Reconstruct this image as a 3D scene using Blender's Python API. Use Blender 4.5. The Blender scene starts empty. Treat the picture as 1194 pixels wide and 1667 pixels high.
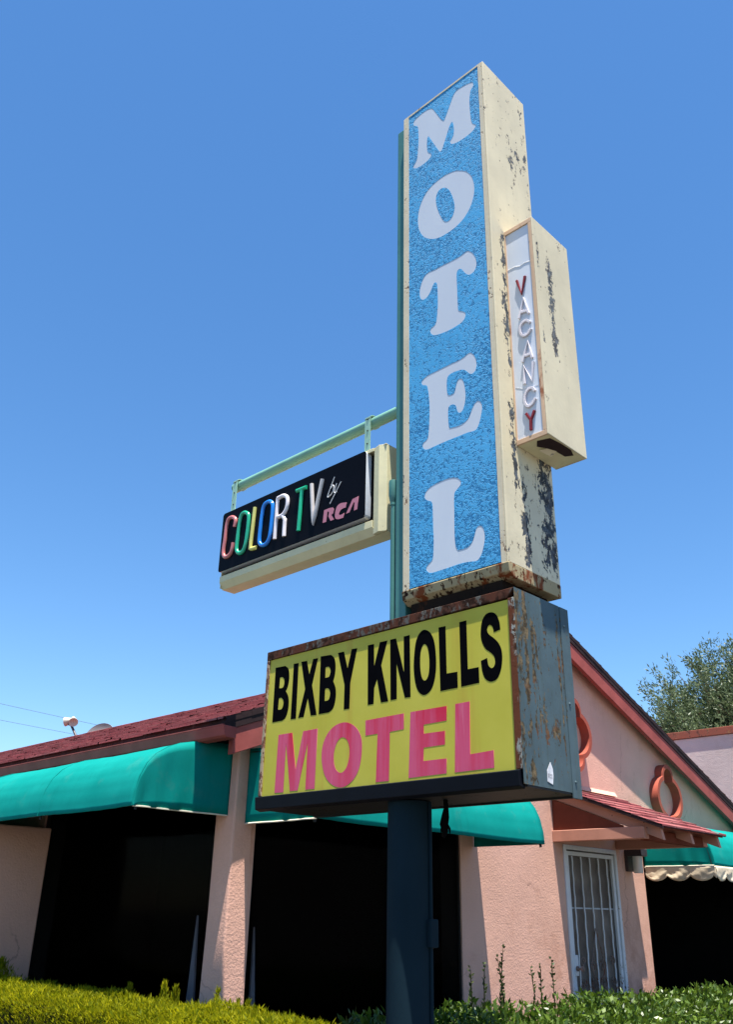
import bpy, bmesh, math, random
import numpy as np
from mathutils import Vector, Matrix, Quaternion, noise as mnoise

scene = bpy.context.scene
COL = scene.collection
random.seed(7); RNG = np.random.default_rng(7)
R = math.radians

# ------------------------------------------------------------------ camera
CAM_YAW, CAM_PITCH, CAM_ROLL = R(44.45), R(24.63), R(1.233)
def camera_axes():
    f = Vector((-math.sin(CAM_YAW), math.cos(CAM_YAW), 0)); r = Vector((math.cos(CAM_YAW), math.sin(CAM_YAW), 0)); u = Vector((0, 0, 1))
    f, u = f*math.cos(CAM_PITCH) + u*math.sin(CAM_PITCH), u*math.cos(CAM_PITCH) - f*math.sin(CAM_PITCH)
    r, u = r*math.cos(CAM_ROLL) + u*math.sin(CAM_ROLL), u*math.cos(CAM_ROLL) - r*math.sin(CAM_ROLL)
    return r, u, f
cr, cu, cf = camera_axes()
cam = bpy.data.cameras.new('camera'); camo = bpy.data.objects.new('camera', cam); COL.objects.link(camo)
m = Matrix((cr, cu, -cf)).transposed().to_4x4(); m.translation = (0, 0, 1.6); camo.matrix_world = m
cam.sensor_fit = 'VERTICAL'; cam.sensor_height = 36; cam.lens = 1415.4/1667*36; cam.clip_end = 3000; cam.clip_start = 0.05
scene.camera = camo

# ------------------------------------------------------------------ sky, sun, exposure
SUN = Vector((0.172, -0.106, 0.979)).normalized()
world = bpy.data.worlds.new('World'); scene.world = world; world.use_nodes = True
wn = world.node_tree; wn.nodes.clear()
sky = wn.nodes.new('ShaderNodeTexSky'); sky.sky_type = 'NISHITA'; sky.sun_disc = False
sky.sun_elevation = math.asin(SUN.z); sky.sun_rotation = math.atan2(SUN.x, SUN.y)
sky.altitude = 0; sky.air_density = 1.0; sky.dust_density = 0.1; sky.ozone_density = 3.0
bg = wn.nodes.new('ShaderNodeBackground'); bg.inputs['Strength'].default_value = 0.079
wo = wn.nodes.new('ShaderNodeOutputWorld')
hs = wn.nodes.new('ShaderNodeHueSaturation'); hs.inputs['Saturation'].default_value = 1.22
wn.links.new(sky.outputs[0], hs.inputs['Color']); wn.links.new(hs.outputs[0], bg.inputs[0]); wn.links.new(bg.outputs[0], wo.inputs[0])
sl = bpy.data.lights.new('sun', 'SUN'); sl.energy = 5.0; sl.angle = R(0.5); sl.color = (1.0, 0.95, 0.87)
so = bpy.data.objects.new('sun', sl); COL.objects.link(so); so.rotation_mode = 'QUATERNION'; so.rotation_quaternion = SUN.to_track_quat('Z', 'Y'); so.location = (0, 0, 30)
scene.view_settings.view_transform = 'Standard'; scene.view_settings.look = 'None'
scene.view_settings.gamma = 1.0; scene.view_settings.exposure = 1.45
scene.cycles.max_bounces = 8; scene.cycles.diffuse_bounces = 4; scene.cycles.transparent_max_bounces = 12

# ------------------------------------------------------------------ node helpers
class NT:
    def __init__(s, name):
        s.m = bpy.data.materials.new(name); s.m.use_nodes = True; s.t = s.m.node_tree; s.t.nodes.clear()
        s.out = s.n('ShaderNodeOutputMaterial'); s.b = s.n('ShaderNodeBsdfPrincipled'); s.l(s.b.outputs[0], s.out.inputs[0])
        s.tc = s.n('ShaderNodeTexCoord')
    def n(s, t, **k):
        x = s.t.nodes.new(t)
        for a, v in k.items(): setattr(x, a, v)
        return x
    def l(s, a, b): s.t.links.new(a, b)
    def co(s, scale=(1, 1, 1), src=None):
        mp = s.n('ShaderNodeMapping'); mp.inputs['Scale'].default_value = scale
        s.l(src or s.tc.outputs['Object'], mp.inputs['Vector']); return mp.outputs[0]
    def noise(s, scale, detail=4, rough=.55, stretch=(1, 1, 1), dist=0.0):
        x = s.n('ShaderNodeTexNoise'); x.inputs['Scale'].default_value = scale; x.inputs['Detail'].default_value = detail
        x.inputs['Roughness'].default_value = rough; x.inputs['Distortion'].default_value = dist
        s.l(s.co(stretch), x.inputs['Vector']); return x.outputs['Fac']
    def ramp(s, f, a, b, lo=0.0, hi=1.0):
        x = s.n('ShaderNodeMapRange'); x.clamp = True
        for i, v in zip(('From Min', 'From Max', 'To Min', 'To Max'), (a, b, lo, hi)):
            if isinstance(v, (int, float)): x.inputs[i].default_value = v
            else: s.l(v, x.inputs[i])
        s.l(f, x.inputs['Value']); return x.outputs[0]
    def math(s, op, a, b=None, clamp=False):
        x = s.n('ShaderNodeMath', operation=op); x.use_clamp = clamp
        for i, v in enumerate((a, b)):
            if v is None: continue
            if isinstance(v, (int, float)): x.inputs[i].default_value = v
            else: s.l(v, x.inputs[i])
        return x.outputs[0]
    def mix(s, f, a, b, blend='MIX'):
        x = s.n('ShaderNodeMix', data_type='RGBA', blend_type=blend)
        for sock, v in ((x.inputs[0], f), (x.inputs[6], a), (x.inputs[7], b)):
            if isinstance(v, (int, float)): sock.default_value = v
            elif isinstance(v, tuple): sock.default_value = (*v[:3], 1)
            else: s.l(v, sock)
        return x.outputs[2]
    def axis(s, i):
        x = s.n('ShaderNodeSeparateXYZ'); s.l(s.tc.outputs['Object'], x.inputs[0]); return x.outputs[i]
    def bump(s, h, strength=.3, dist=.01, prev=None):
        x = s.n('ShaderNodeBump'); x.inputs['Strength'].default_value = strength; x.inputs['Distance'].default_value = dist
        s.l(h, x.inputs['Height'])
        if prev is not None: s.l(prev, x.inputs['Normal'])
        return x.outputs[0]
    def done(s, col=None, rough=.6, spec=.5, nrm=None, metal=0):
        if col is not None:
            if isinstance(col, tuple): s.b.inputs['Base Color'].default_value = (*col[:3], 1)
            else: s.l(col, s.b.inputs['Base Color'])
        if isinstance(rough, (int, float)): s.b.inputs['Roughness'].default_value = rough
        else: s.l(rough, s.b.inputs['Roughness'])
        s.b.inputs['Specular IOR Level'].default_value = spec; s.b.inputs['Metallic'].default_value = metal
        if nrm is not None: s.l(nrm, s.b.inputs['Normal'])
        return s.m

def simple(name, col, rough=.6, spec=.5, vary=.12, scale=6, bump=0, bscale=60, metal=0):
    t = NT(name)
    c = t.mix(t.ramp(t.noise(scale, 6), .3, .7), tuple(v*(1-vary) for v in col), tuple(min(1, v*(1+vary)) for v in col))
    n = t.bump(t.noise(bscale, 4), bump, .004) if bump else None
    return t.done(c, rough, spec, n, metal)

def peeling(name, base, under, rust=(.22, .075, .03), amount=.56, zlo=None, zhi=None, boost=.1, scale=11, rough=.55, rustamt=.69, inrust=.5, spec=.4, stripe=None, stretch=.55, grime=.0):
    t = NT(name)
    big = t.noise(1.7, 3, .5)
    f = t.noise(scale, 9, .68, (1, 1, stretch), .5)
    f = t.math('ADD', f, t.math('MULTIPLY', t.math('SUBTRACT', big, .5), .32))
    f = t.math('ADD', f, t.math('MULTIPLY', t.math('SUBTRACT', t.noise(70, 3, .6, (1, 1, .7)), .5), .42))
    if zlo is not None:
        f = t.math('ADD', f, t.ramp(t.axis(2), zlo, zhi, boost, 0.0))
    if stripe:                                        # a weathered band running up the metal, where the paint lets go first
        for ax, c, w, amt, z0, z1 in stripe:
            d = t.math('ABSOLUTE', t.math('SUBTRACT', t.axis(ax), c))
            k = t.ramp(d, 0.0, w, amt, 0.0)
            k = t.math('MULTIPLY', k, t.ramp(t.axis(2), z0, z0+.15, 0, 1)); k = t.math('MULTIPLY', k, t.ramp(t.axis(2), z1-.15, z1, 1, 0))
            f = t.math('ADD', f, k)
    mask = t.ramp(f, amount, amount+.018)
    fringe = t.ramp(f, amount-.03, amount)
    bc = t.mix(t.ramp(t.noise(3.2, 6, .6), .3, .72), tuple(v*.86 for v in base), tuple(min(.9, v*1.08) for v in base))
    streak = t.ramp(t.noise(9, 5, .6, (1, 1, .06)), .5, .78)
    bc = t.mix(t.math('MULTIPLY', streak, .28), bc, tuple(v*.6 for v in base))
    if grime: bc = t.mix(t.math('MULTIPLY', t.ramp(t.noise(26, 6, .65, (1, 1, .05)), .50, .72), grime), bc, (base[0]*.45+.02, base[1]*.42+.015, base[2]*.30)); bc = t.mix(t.math('MULTIPLY', t.ramp(t.noise(4, 6, .65), .45, .75), grime*.8), bc, (base[0]*1.5, base[1]*1.5, base[2]*1.45))
    bc = t.mix(t.math('MULTIPLY', fringe, .35), bc, (base[0]*.62, base[1]*.5, base[2]*.36))
    uc = t.mix(t.ramp(t.noise(34, 6), .42, .62), tuple(v*.45 for v in under), tuple(v*1.7 for v in under))
    rm = t.ramp(t.noise(7, 8, .62, (1, 1, .5)), rustamt, rustamt+.06)
    uc = t.mix(t.math('MULTIPLY', t.ramp(t.noise(5, 5), .5, .64), inrust*2, True), uc, rust)
    c = t.mix(mask, bc, uc); c = t.mix(rm, c, rust)
    h = t.math('ADD', t.math('MULTIPLY', mask, -1.0), t.math('MULTIPLY', t.noise(38, 4), .25))
    return t.done(c, t.ramp(mask, 0, 1, rough, .85), spec, t.bump(h, .55, .004))

# ------------------------------------------------------------------ mesh helpers
class MB:
    def __init__(s): s.v = []; s.f = []
    def poly(s, pts):
        i = len(s.v); s.v += [tuple(p) for p in pts]; s.f.append(tuple(range(i, i+len(pts)))); return s
    def box(s, x0, x1, y0, y1, z0, z1):
        i = len(s.v); s.v += [(x0,y0,z0),(x1,y0,z0),(x1,y1,z0),(x0,y1,z0),(x0,y0,z1),(x1,y0,z1),(x1,y1,z1),(x0,y1,z1)]
        s.f += [tuple(i+k for k in q) for q in ((3,2,1,0),(4,5,6,7),(0,1,5,4),(1,2,6,5),(2,3,7,6),(3,0,4,7))]; return s
    def prism(s, pts, off):
        n = len(pts); i = len(s.v); off = Vector(off)
        s.v += [tuple(p) for p in pts] + [tuple(Vector(p)+off) for p in pts]
        nrm = Vector((0, 0, 0))
        for a in range(n):
            p, q = Vector(pts[a]), Vector(pts[(a+1) % n]); nrm += p.cross(q)
        if nrm.dot(off) > 0: a, b = tuple(range(i+n-1, i-1, -1)), tuple(range(i+n, i+2*n))
        else: a, b = tuple(range(i, i+n)), tuple(range(i+2*n-1, i+n-1, -1))
        s.f += [a, b]
        for k in range(n):
            j = (k+1) % n; q = (i+k, i+j, i+n+j, i+n+k)
            s.f.append(q if nrm.dot(off) > 0 else q[::-1])
        return s
    def tube(s, path, r, n=8, caps=True, closed=False, flat=None):
        P = [Vector(p) for p in path]
        rs = r if isinstance(r, (list, tuple)) else [r]*len(P)
        i0 = len(s.v); up = None
        for k, p in enumerate(P):
            if closed: d = P[(k+1) % len(P)] - P[k-1]
            else: d = P[min(k+1, len(P)-1)] - P[max(k-1, 0)]
            d.normalize()
            if up is None:
                up = Vector((0, 0, 1)) if abs(d.z) < .9 else Vector((1, 0, 0))
            a = d.cross(up).normalized(); b = a.cross(d).normalized(); up = b
            for j in range(n):
                t = 2*math.pi*j/n; s.v.append(tuple(p + (a*math.cos(t) + b*math.sin(t))*rs[k]))
        L = len(P)
        for k in range(L if closed else L-1):
            for j in range(n):
                a0 = i0+k*n; b0 = i0+((k+1) % L)*n; s.f.append((a0+j, a0+(j+1) % n, b0+(j+1) % n, b0+j))
        if caps and not closed:
            s.f.append(tuple(range(i0+n-1, i0-1, -1))); s.f.append(tuple(range(i0+(L-1)*n, i0+L*n)))
        return s
    def lathe(s, prof, org, axis=(0, 0, 1), n=16):
        q = Vector((0, 0, 1)).rotation_difference(Vector(axis)); o = Vector(org); i0 = len(s.v)
        for (r, h) in prof:
            for j in range(n):
                t = 2*math.pi*j/n; s.v.append(tuple(o + q @ Vector((r*math.cos(t), r*math.sin(t), h))))
        for k in range(len(prof)-1):
            for j in range(n):
                a = i0+k*n; b = a+n; s.f.append((a+j, a+(j+1) % n, b+(j+1) % n, b+j))
        return s
    def mesh(s, name):
        me = bpy.data.meshes.new(name); me.from_pydata(s.v, [], s.f); me.update(); return me

def attach(o, parent):
    if parent is not None:
        o.parent = parent
        # meshes keep their world coordinates: only the Empty of a thing carries a location
        o.matrix_parent_inverse = Matrix.Translation(-Vector(parent.location)) if parent.type == 'EMPTY' else Matrix()
def obj(name, mb, mat, parent=None, smooth=False, bevel=0, solid=0, seg=2):
    me = mb if isinstance(mb, bpy.types.Mesh) else mb.mesh(name)
    o = bpy.data.objects.new(name, me); COL.objects.link(o)
    for mt in (mat if isinstance(mat, (list, tuple)) else [mat]): me.materials.append(mt)
    if smooth:
        me.polygons.foreach_set('use_smooth', [True]*len(me.polygons)); me.set_sharp_from_angle(angle=R(42))
    attach(o, parent)
    if solid:
        md = o.modifiers.new('solid', 'SOLIDIFY'); md.thickness = solid
    if bevel:
        md = o.modifiers.new('bevel', 'BEVEL'); md.width = bevel; md.segments = seg; md.limit_method = 'ANGLE'; md.angle_limit = R(40)
    return o
def tag(o, label=None, cat=None, group=None, kind=None):
    for k, v in (('label', label), ('category', cat), ('group', group), ('kind', kind)):
        if v: o[k] = v
    return o
def thing(name, loc, label, cat, group=None):
    o = bpy.data.objects.new(name, None); o.location = loc; o.empty_display_size = .2; COL.objects.link(o)
    return tag(o, label, cat, group)

def smooth_contour(pts, n=5):
    N = len(pts); out = []
    P = [Vector((p[0], p[1])) for p in pts]; C = [p[2] for p in pts]
    for i in range(N):
        j = (i+1) % N
        if C[i] and C[j]: out.append(P[i]); continue
        a = P[i] if C[i] else P[i-1]; d = P[j] if C[j] else P[(j+1) % N]
        b, c = P[i], P[j]
        for k in range(n):
            t = k/n; out.append(.5*((2*b) + (c-a)*t + (2*a-5*b+4*c-d)*t*t + (3*b-a-3*c+d)*t**3))
    return [(p.x, p.y) for p in out]
def smooth_path(pts, n=5):
    P = [Vector(p) for p in pts]; out = []
    closed = (P[0]-P[-1]).length < 1e-6
    for i in range(len(P)-1):
        a = P[i-1] if i > 0 else (P[-2] if closed else P[0]); d = P[i+2] if i+2 < len(P) else (P[1] if closed else P[-1]); b, c = P[i], P[i+1]
        for k in range(n):
            t = k/n; out.append(.5*((2*b) + (c-a)*t + (2*a-5*b+4*c-d)*t*t + (3*b-a-3*c+d)*t**3))
    if not closed: out.append(P[-1])
    return out, closed
def plate(name, contours, facing, front, thick):
    """filled flat outline with holes, extruded; facing 'Y-' uses (X,Z) points, 'X+' uses (Y,Z) points"""
    cu_ = bpy.data.curves.new(name, 'CURVE'); cu_.dimensions = '2D'; cu_.fill_mode = 'BOTH'; cu_.extrude = thick/2
    for c in contours:
        sp = cu_.splines.new('POLY'); sp.points.add(len(c)-1); sp.use_cyclic_u = True
        for p, q in zip(sp.points, c): p.co = (q[0], q[1], 0, 1)
    t = bpy.data.objects.new(name, cu_); COL.objects.link(t)
    dg = bpy.context.evaluated_depsgraph_get(); me = bpy.data.meshes.new_from_object(t.evaluated_get(dg))
    bpy.data.objects.remove(t); bpy.data.curves.remove(cu_)
    n = len(me.vertices); a = np.empty(n*3, np.float32); me.vertices.foreach_get('co', a); a = a.reshape(-1, 3)
    if facing == 'Y-': b = np.stack([a[:, 0], front+thick/2-a[:, 2], a[:, 1]], 1)
    else: b = np.stack([front-thick/2+a[:, 2], a[:, 0], a[:, 1]], 1)
    me.vertices.foreach_set('co', b.astype(np.float32).ravel()); me.update(); me.name = name
    me.materials.clear()
    return me
def rect(a0, a1, b0, b1): return [(a0, b0), (a1, b0), (a1, b1), (a0, b1)]

# ------------------------------------------------------------------ materials
M = {}
def build_materials():
    M['cream'] = peeling('cream_paint_side', (.63, .545, .365), (.050, .060, .070), amount=.66, zlo=3.1, zhi=4.8, boost=.045, rustamt=.83, scale=19, inrust=.04,
        stripe=[(1, 3.345, .045, .20, 3.5, 5.4), (1, 3.41, .05, .17, 3.1, 3.75), (1, 3.60, .08, .17, 3.1, 3.95), (1, 3.66, .04, .12, 3.1, 6.5), (1, 3.50, .07, .08, 5.2, 6.2)])
    M['cream_vac'] = peeling('cream_paint_box', (.63, .545, .365), (.075, .085, .09), amount=.68, rustamt=.85, scale=17, inrust=.04, stripe=[(1, 3.51, .055, .24, 4.25, 5.15), (1, 3.40, .025, .14, 3.9, 5.2)])
    M['cream_edge'] = peeling('cream_paint_edge', (.62, .53, .37), (.16, .12, .08), amount=.64, rustamt=.76, scale=20, inrust=.2)
    M['peach'] = peeling('peach_frame_paint', (.60, .40, .25), (.16, .10, .06), (.30, .10, .035), amount=.68, rustamt=.62, scale=18)
    M['cream_tv'] = peeling('cream_paint_cabinet', (.66, .60, .36), (.08, .07, .04), amount=.73, rustamt=.83, scale=14)
    M['rust_lip'] = peeling('rusty_lip', (.36, .29, .165), (.05, .024, .012), (.17, .045, .014), amount=.58, rustamt=.545, scale=20, spec=.15, rough=.8)
    M['rust_dark'] = peeling('dark_rust', (.018, .012, .009), (.008, .006, .006), (.06, .022, .010), amount=.6, rustamt=.60, spec=.05, rough=.9)
    M['rust_frame'] = peeling('rusted_frame', (.10, .095, .085), (.05, .022, .014), (.085, .030, .018), amount=.45, rustamt=.5, scale=22, rough=.9, spec=.08)
    M['rust_side'] = peeling('tan_rusty_frame', (.36, .27, .17), (.12, .05, .03), (.17, .06, .03), amount=.52, rustamt=.55, scale=16, rough=.7)
    M['steel_blue'] = peeling('blue_grey_steel', (.070, .106, .120), (.10, .074, .042), (.14, .05, .022), amount=.65, rustamt=.68, scale=30, rough=.65, spec=.15, stretch=.3,
        stripe=[(1, 3.255, .05, .17, 2.0, 3.1), (1, 3.315, .030, .26, 2.0, 3.1), (1, 3.365, .022, .20, 2.1, 2.9), (1, 3.40, .012, .16, 2.1, 2.95), (1, 3.44, .030, .24, 2.2, 2.55), (1, 3.52, .05, .27, 2.2, 2.52), (1, 3.59, .018, .24, 2.15, 3.0), (1, 3.62, .01, .18, 2.3, 2.95)], grime=.5)
    M['corner_rust'] = peeling('corner_rust', (.30, .31, .28), (.09, .045, .028), (.12, .040, .020), amount=.48, rustamt=.48, scale=22, rough=.9, spec=.08)
    # blue pebbled sign paint
    t = NT('blue_pebbled_paint')
    patch = t.ramp(t.noise(2.6, 3, .5), .36, .58, .0, 1.0)
    fine = t.noise(50, 3, .62, (1, 1, 1.25), .8)                       # close pebbling
    pit = t.ramp(fine, t.math('SUBTRACT', .56, t.math('MULTIPLY', patch, .10)), t.math('SUBTRACT', .64, t.math('MULTIPLY', patch, .06)))
    t2 = t.noise(34, 4, .6, (1, 1, .8), 1.2)
    pit2 = t.ramp(t2, .585, .635)                                        # sparse larger dents where the coat is smoother
    allpit = t.math('MAXIMUM', pit, pit2)
    c = t.mix(t.ramp(t.noise(4, 5), .3, .7), (.058, .315, .58), (.078, .37, .66))
    c = t.mix(t.math('MULTIPLY', allpit, .68), c, (.008, .105, .27))  # pits also tinted dark, the grazing sun's shade put into the paint
    M['blue'] = t.done(c, .7, .12, t.bump(t.math('MULTIPLY', allpit, -1.0), .55, .008))
    t = NT('white_letter_panel'); c = t.mix(t.ramp(t.noise(2.5, 5, .6, (1, 1, .3)), .3, .7), (.52, .56, .62), (.58, .615, .66))
    M['white_letter'] = t.done(c, .35, .4)
    M['white_panel'] = simple('white_plastic_panel', (.60, .64, .70), .32, .45, .05, 3)
    M['white_relief'] = simple('white_plastic_letter', (.70, .65, .68), .4, .4, .08, 20)
    M['red_relief'] = simple('red_plastic_letter', (.20, .006, .014), .4, .4, .15, 20)
    M['white_crack'] = simple('white_crack_line', (.88, .88, .88), .6, .2, .02)
    M['grey_crack'] = simple('grey_crack_line', (.45, .48, .52), .6, .2, .02)
    # yellow face with faint rust runs
    t = NT('yellow_sign_face')
    c = t.mix(t.ramp(t.noise(3, 6), .3, .7), (.43, .385, .036), (.50, .445, .060))
    run = t.ramp(t.noise(6, 4, .55, (1, 1, .035)), .60, .74); run = t.math('MULTIPLY', run, t.ramp(t.noise(3, 3), .35, .65, .2, .85))
    c = t.mix(run, c, (.42, .24, .03)); M['yellow'] = t.done(c, .5, .2, t.bump(t.noise(5, 3), .04, .01))
    M['black_vinyl'] = simple('black_vinyl', (.0025, .0025, .0035), .8, .01, .2, 8)
    t = NT('faded_red_vinyl')
    s1 = t.ramp(t.noise(10, 5, .65, (1, 1, .05)), .42, .58); s2 = t.ramp(t.axis(2), 2.15, 2.50, .35, 1.0)
    c = t.mix(t.math('MULTIPLY', s1, s2), (.56, .085, .165), (.54, .020, .055)); c = t.mix(t.ramp(t.noise(30, 4, .6, (1, 1, .1)), .58, .75, 0, .35), c, (.68, .25, .32))
    M['pink'] = t.done(c, .5, .15)
    M['black_metal'] = simple('black_metal', (.005, .006, .010), .5, .1, .2, 6)
    M['under_black'] = peeling('black_underside', (.008, .008, .008), (.03, .02, .012), (.06, .025, .012), amount=.62, rustamt=.64)
    M['pole'] = peeling('dark_blue_pole_paint', (.008, .020, .029), (.03, .04, .045), (.03, .018, .012), amount=.76, rustamt=.87, rough=.7, spec=.05)
    M['green'] = peeling('pale_green_paint', (.17, .36, .27), (.06, .11, .08), (.2, .08, .03), amount=.74, rustamt=.86, rough=.4)
    M['green_dark'] = peeling('sea_green_paint', (.06, .19, .165), (.02, .05, .05), (.16, .06, .03), amount=.75, rustamt=.86, rough=.4)
    M['green_strap'] = peeling('green_strap_paint', (.30, .50, .38), (.1, .15, .1), (.2, .08, .03), amount=.7, rustamt=.84, rough=.45)
    M['tv_black'] = simple('black_gloss_panel', (.002, .002, .004), .45, .06, .2, 5)
    M['tv_rim'] = simple('white_panel_rim', (.62, .66, .72), .4, .4, .08, 12)
    M['recess'] = simple('recess_shade_black', (.008, .008, .007), .9, .1, .2)
    for k, c in dict(C=(.50, .16, .15), O=(.02, .36, .20), L=(.62, .58, .16), P=(.015, .19, .62), R=(.74, .68, .70), T=(.015, .40, .20), V=(.52, .48, .46)).items():
        M['tv_'+k] = simple('tube_letter_'+k, c, .22, .6, .12, 14)
    M['by'] = simple('white_script', (.8, .8, .8), .5, .3, .03)
    M['rca'] = simple('dusty_pink_logo', (.45, .17, .22), .5, .3, .06)
    # stucco
    def stucco(name, col, bs=.35, dirt=(.55, .45, .38), damt=.45):
        t = NT(name)
        c = t.mix(t.ramp(t.noise(1.6, 6, .6), .3, .7), tuple(v*.9 for v in col), tuple(v*1.08 for v in col))
        c = t.mix(t.math('MULTIPLY', t.ramp(t.noise(2.4, 7, .65, (1, 1, .7)), .56, .74), damt), c, tuple(a*b for a, b in zip(col, dirt)))
        c = t.mix(t.math('MULTIPLY', t.ramp(t.noise(70, 4), .35, .65), .16), c, tuple(v*.72 for v in col))
        if name == 'pink_stucco':
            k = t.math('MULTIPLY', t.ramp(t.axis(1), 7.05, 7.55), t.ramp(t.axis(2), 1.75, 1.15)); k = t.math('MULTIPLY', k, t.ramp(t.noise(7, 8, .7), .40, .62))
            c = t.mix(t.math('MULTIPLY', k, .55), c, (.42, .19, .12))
            cr_ = t.n('ShaderNodeTexVoronoi', feature='DISTANCE_TO_EDGE'); cr_.inputs['Scale'].default_value = .8; cn = t.n('ShaderNodeTexNoise'); cn.inputs['Scale'].default_value = 5; cn.inputs['Detail'].default_value = 5
            cv = t.n('ShaderNodeVectorMath', operation='SCALE'); cv.inputs['Scale'].default_value = .25; ca = t.n('ShaderNodeVectorMath', operation='ADD'); t.l(t.tc.outputs['Object'], cn.inputs['Vector']); t.l(cn.outputs['Color'], cv.inputs[0]); t.l(t.tc.outputs['Object'], ca.inputs[0]); t.l(cv.outputs[0], ca.inputs[1]); t.l(ca.outputs[0], cr_.inputs['Vector'])
            c = t.mix(t.math('MULTIPLY', t.ramp(cr_.outputs['Distance'], .0, .006, .5, 0), t.ramp(t.noise(1.1, 2), .5, .6)), c, (.25, .13, .10))
        h = t.math('ADD', t.noise(65, 6, .6), t.math('MULTIPLY', t.noise(18, 3), .6))
        return t.done(c, .9, .15, t.bump(h, bs, .012))
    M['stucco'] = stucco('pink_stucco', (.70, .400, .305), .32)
    M['stucco_far'] = stucco('grey_pink_stucco', (.58, .485, .44), .4, damt=.4)
    M['trim'] = simple('brick_red_trim', (.32, .082, .072), .8, .05, .16, 5, .15, 40)
    M['trim_pink'] = peeling('salmon_wood_paint', (.53, .25, .175), (.20, .085, .05), (.2, .07, .04), amount=.67, rustamt=.9, scale=20, spec=.1, rough=.7)
    M['beam_dark'] = simple('red_brown_wood', (.17, .046, .028), .85, .05, .15, 7, .2, 30)
    M['ornament'] = simple('terracotta_paint', (.33, .080, .052), .75, .1, .12, 6, .2, 50)
    # asphalt shingles
    t = NT('red_asphalt_shingles')
    vor = t.n('ShaderNodeTexWhiteNoise', noise_dimensions='3D'); sn = t.n('ShaderNodeVectorMath', operation='SNAP'); sn.inputs[1].default_value = (.3, .14, 10)
    t.l(t.tc.outputs['Object'], sn.inputs[0]); t.l(sn.outputs[0], vor.inputs['Vector'])
    c = t.mix(vor.outputs['Value'], (.19, .044, .047), (.30, .080, .082)); c = t.mix(t.ramp(t.noise(3, 6), .45, .7, 0, .6), c, (.28, .13, .12))
    c = t.mix(t.ramp(t.noise(120, 3), .5, .62, 0, .35), c, (.07, .02, .02))
    M['shingle'] = t.done(c, .9, .2, t.bump(t.noise(140, 3), .5, .006))
    M['roof_edge'] = simple('dark_roof_edge', (.028, .014, .015), .85, .2, .3, 8, .3, 30)
    # awning cloth
    t = NT('teal_awning_cloth')
    c = t.mix(t.ramp(t.noise(2.2, 5, .6), .3, .7), (.002, .195, .172), (.006, .245, .215)); c = t.mix(t.math('MULTIPLY', t.ramp(t.noise(5, 7, .65), .58, .78), .30), c, (.09, .22, .18)); c = t.mix(t.math('MULTIPLY', t.ramp(t.noise(16, 5, .6, (1, 1, .10)), .56, .76), .30), c, (.003, .13, .115))
    nb = t.bump(t.noise(220, 2), .12, .003); tr = t.n('ShaderNodeBsdfTranslucent'); t.l(c, tr.inputs[0]); t.done(c, .85, .03, nb)
    ms = t.n('ShaderNodeMixShader'); ms.inputs[0].default_value = .14; t.l(t.b.outputs[0], ms.inputs[1]); t.l(tr.outputs[0], ms.inputs[2]); t.l(ms.outputs[0], t.out.inputs[0])
    M['awning'] = t.m
    M['hem'] = simple('cream_hem', (.66, .60, .48), .8, .2, .1, 10)
    M['valance'] = simple('cream_valance_cloth', (.64, .53, .38), .85, .2, .2, 9, .2, 60)
    M['dark'] = simple('room_shade_black', (.006, .006, .006), .95, .05, .2)
    t = NT('dark_tinted_glass'); t.t.nodes.remove(t.b)
    tr = t.n('ShaderNodeBsdfTransparent'); tr.inputs[0].default_value = (.62, .62, .64, 1); gl = t.n('ShaderNodeBsdfGlossy'); gl.inputs['Roughness'].default_value = .08; gl.inputs[0].default_value = (.5, .5, .5, 1)
    ms = t.n('ShaderNodeMixShader'); ms.inputs[0].default_value = .003; t.l(tr.outputs[0], ms.inputs[1]); t.l(gl.outputs[0], ms.inputs[2]); t.l(ms.outputs[0], t.out.inputs[0]); M['glass'] = t.m
    M['curtain'] = simple('pale_curtain', (.78, .74, .74), .9, .1, .1, 10)
    M['bronze'] = simple('dark_bronze_frame', (.015, .013, .012), .5, .3, .2)
    M['white_metal'] = peeling('white_door_paint', (.66, .67, .70), (.16, .07, .035), (.2, .065, .025), amount=.70, zlo=1.0, zhi=1.45, boost=.10, rustamt=.78, scale=24, rough=.4)
    t = NT('door_screen'); c = t.mix(t.ramp(t.noise(4, 5), .35, .65), (.075, .060, .052), (.150, .128, .112)); M['screen'] = t.done(c, .45, .4)
    M['rusty_iron'] = peeling('rusted_iron', (.20, .14, .12), (.10, .05, .03), (.16, .05, .025), amount=.55, rustamt=.55, scale=20)
    M['lamp_dark'] = simple('dark_lamp_metal', (.045, .035, .04), .5, .4, .2)
    t = NT('frosted_lamp_glass'); t.b.inputs['Transmission Weight'].default_value = .35; M['lamp_glass'] = t.done((.72, .74, .72), .35, .5)
    M['flood_white'] = simple('floodlight_enamel', (.40, .38, .32), .45, .4, .15, 12)
    M['dish'] = simple('grey_dish', (.20, .19, .19), .6, .3, .1)
    M['wire'] = simple('wire_rubber', (.10, .13, .18), .6, .3, .1)
    M['paper'] = simple('torn_paper', (.60, .60, .62), .8, .2, .2, 40)
    M['paper_ink'] = simple('paper_ink', (.16, .16, .18), .8, .2, .1)
    M['tape'] = simple('loose_tape', (.003, .003, .003), .9, .02, .2)
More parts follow.
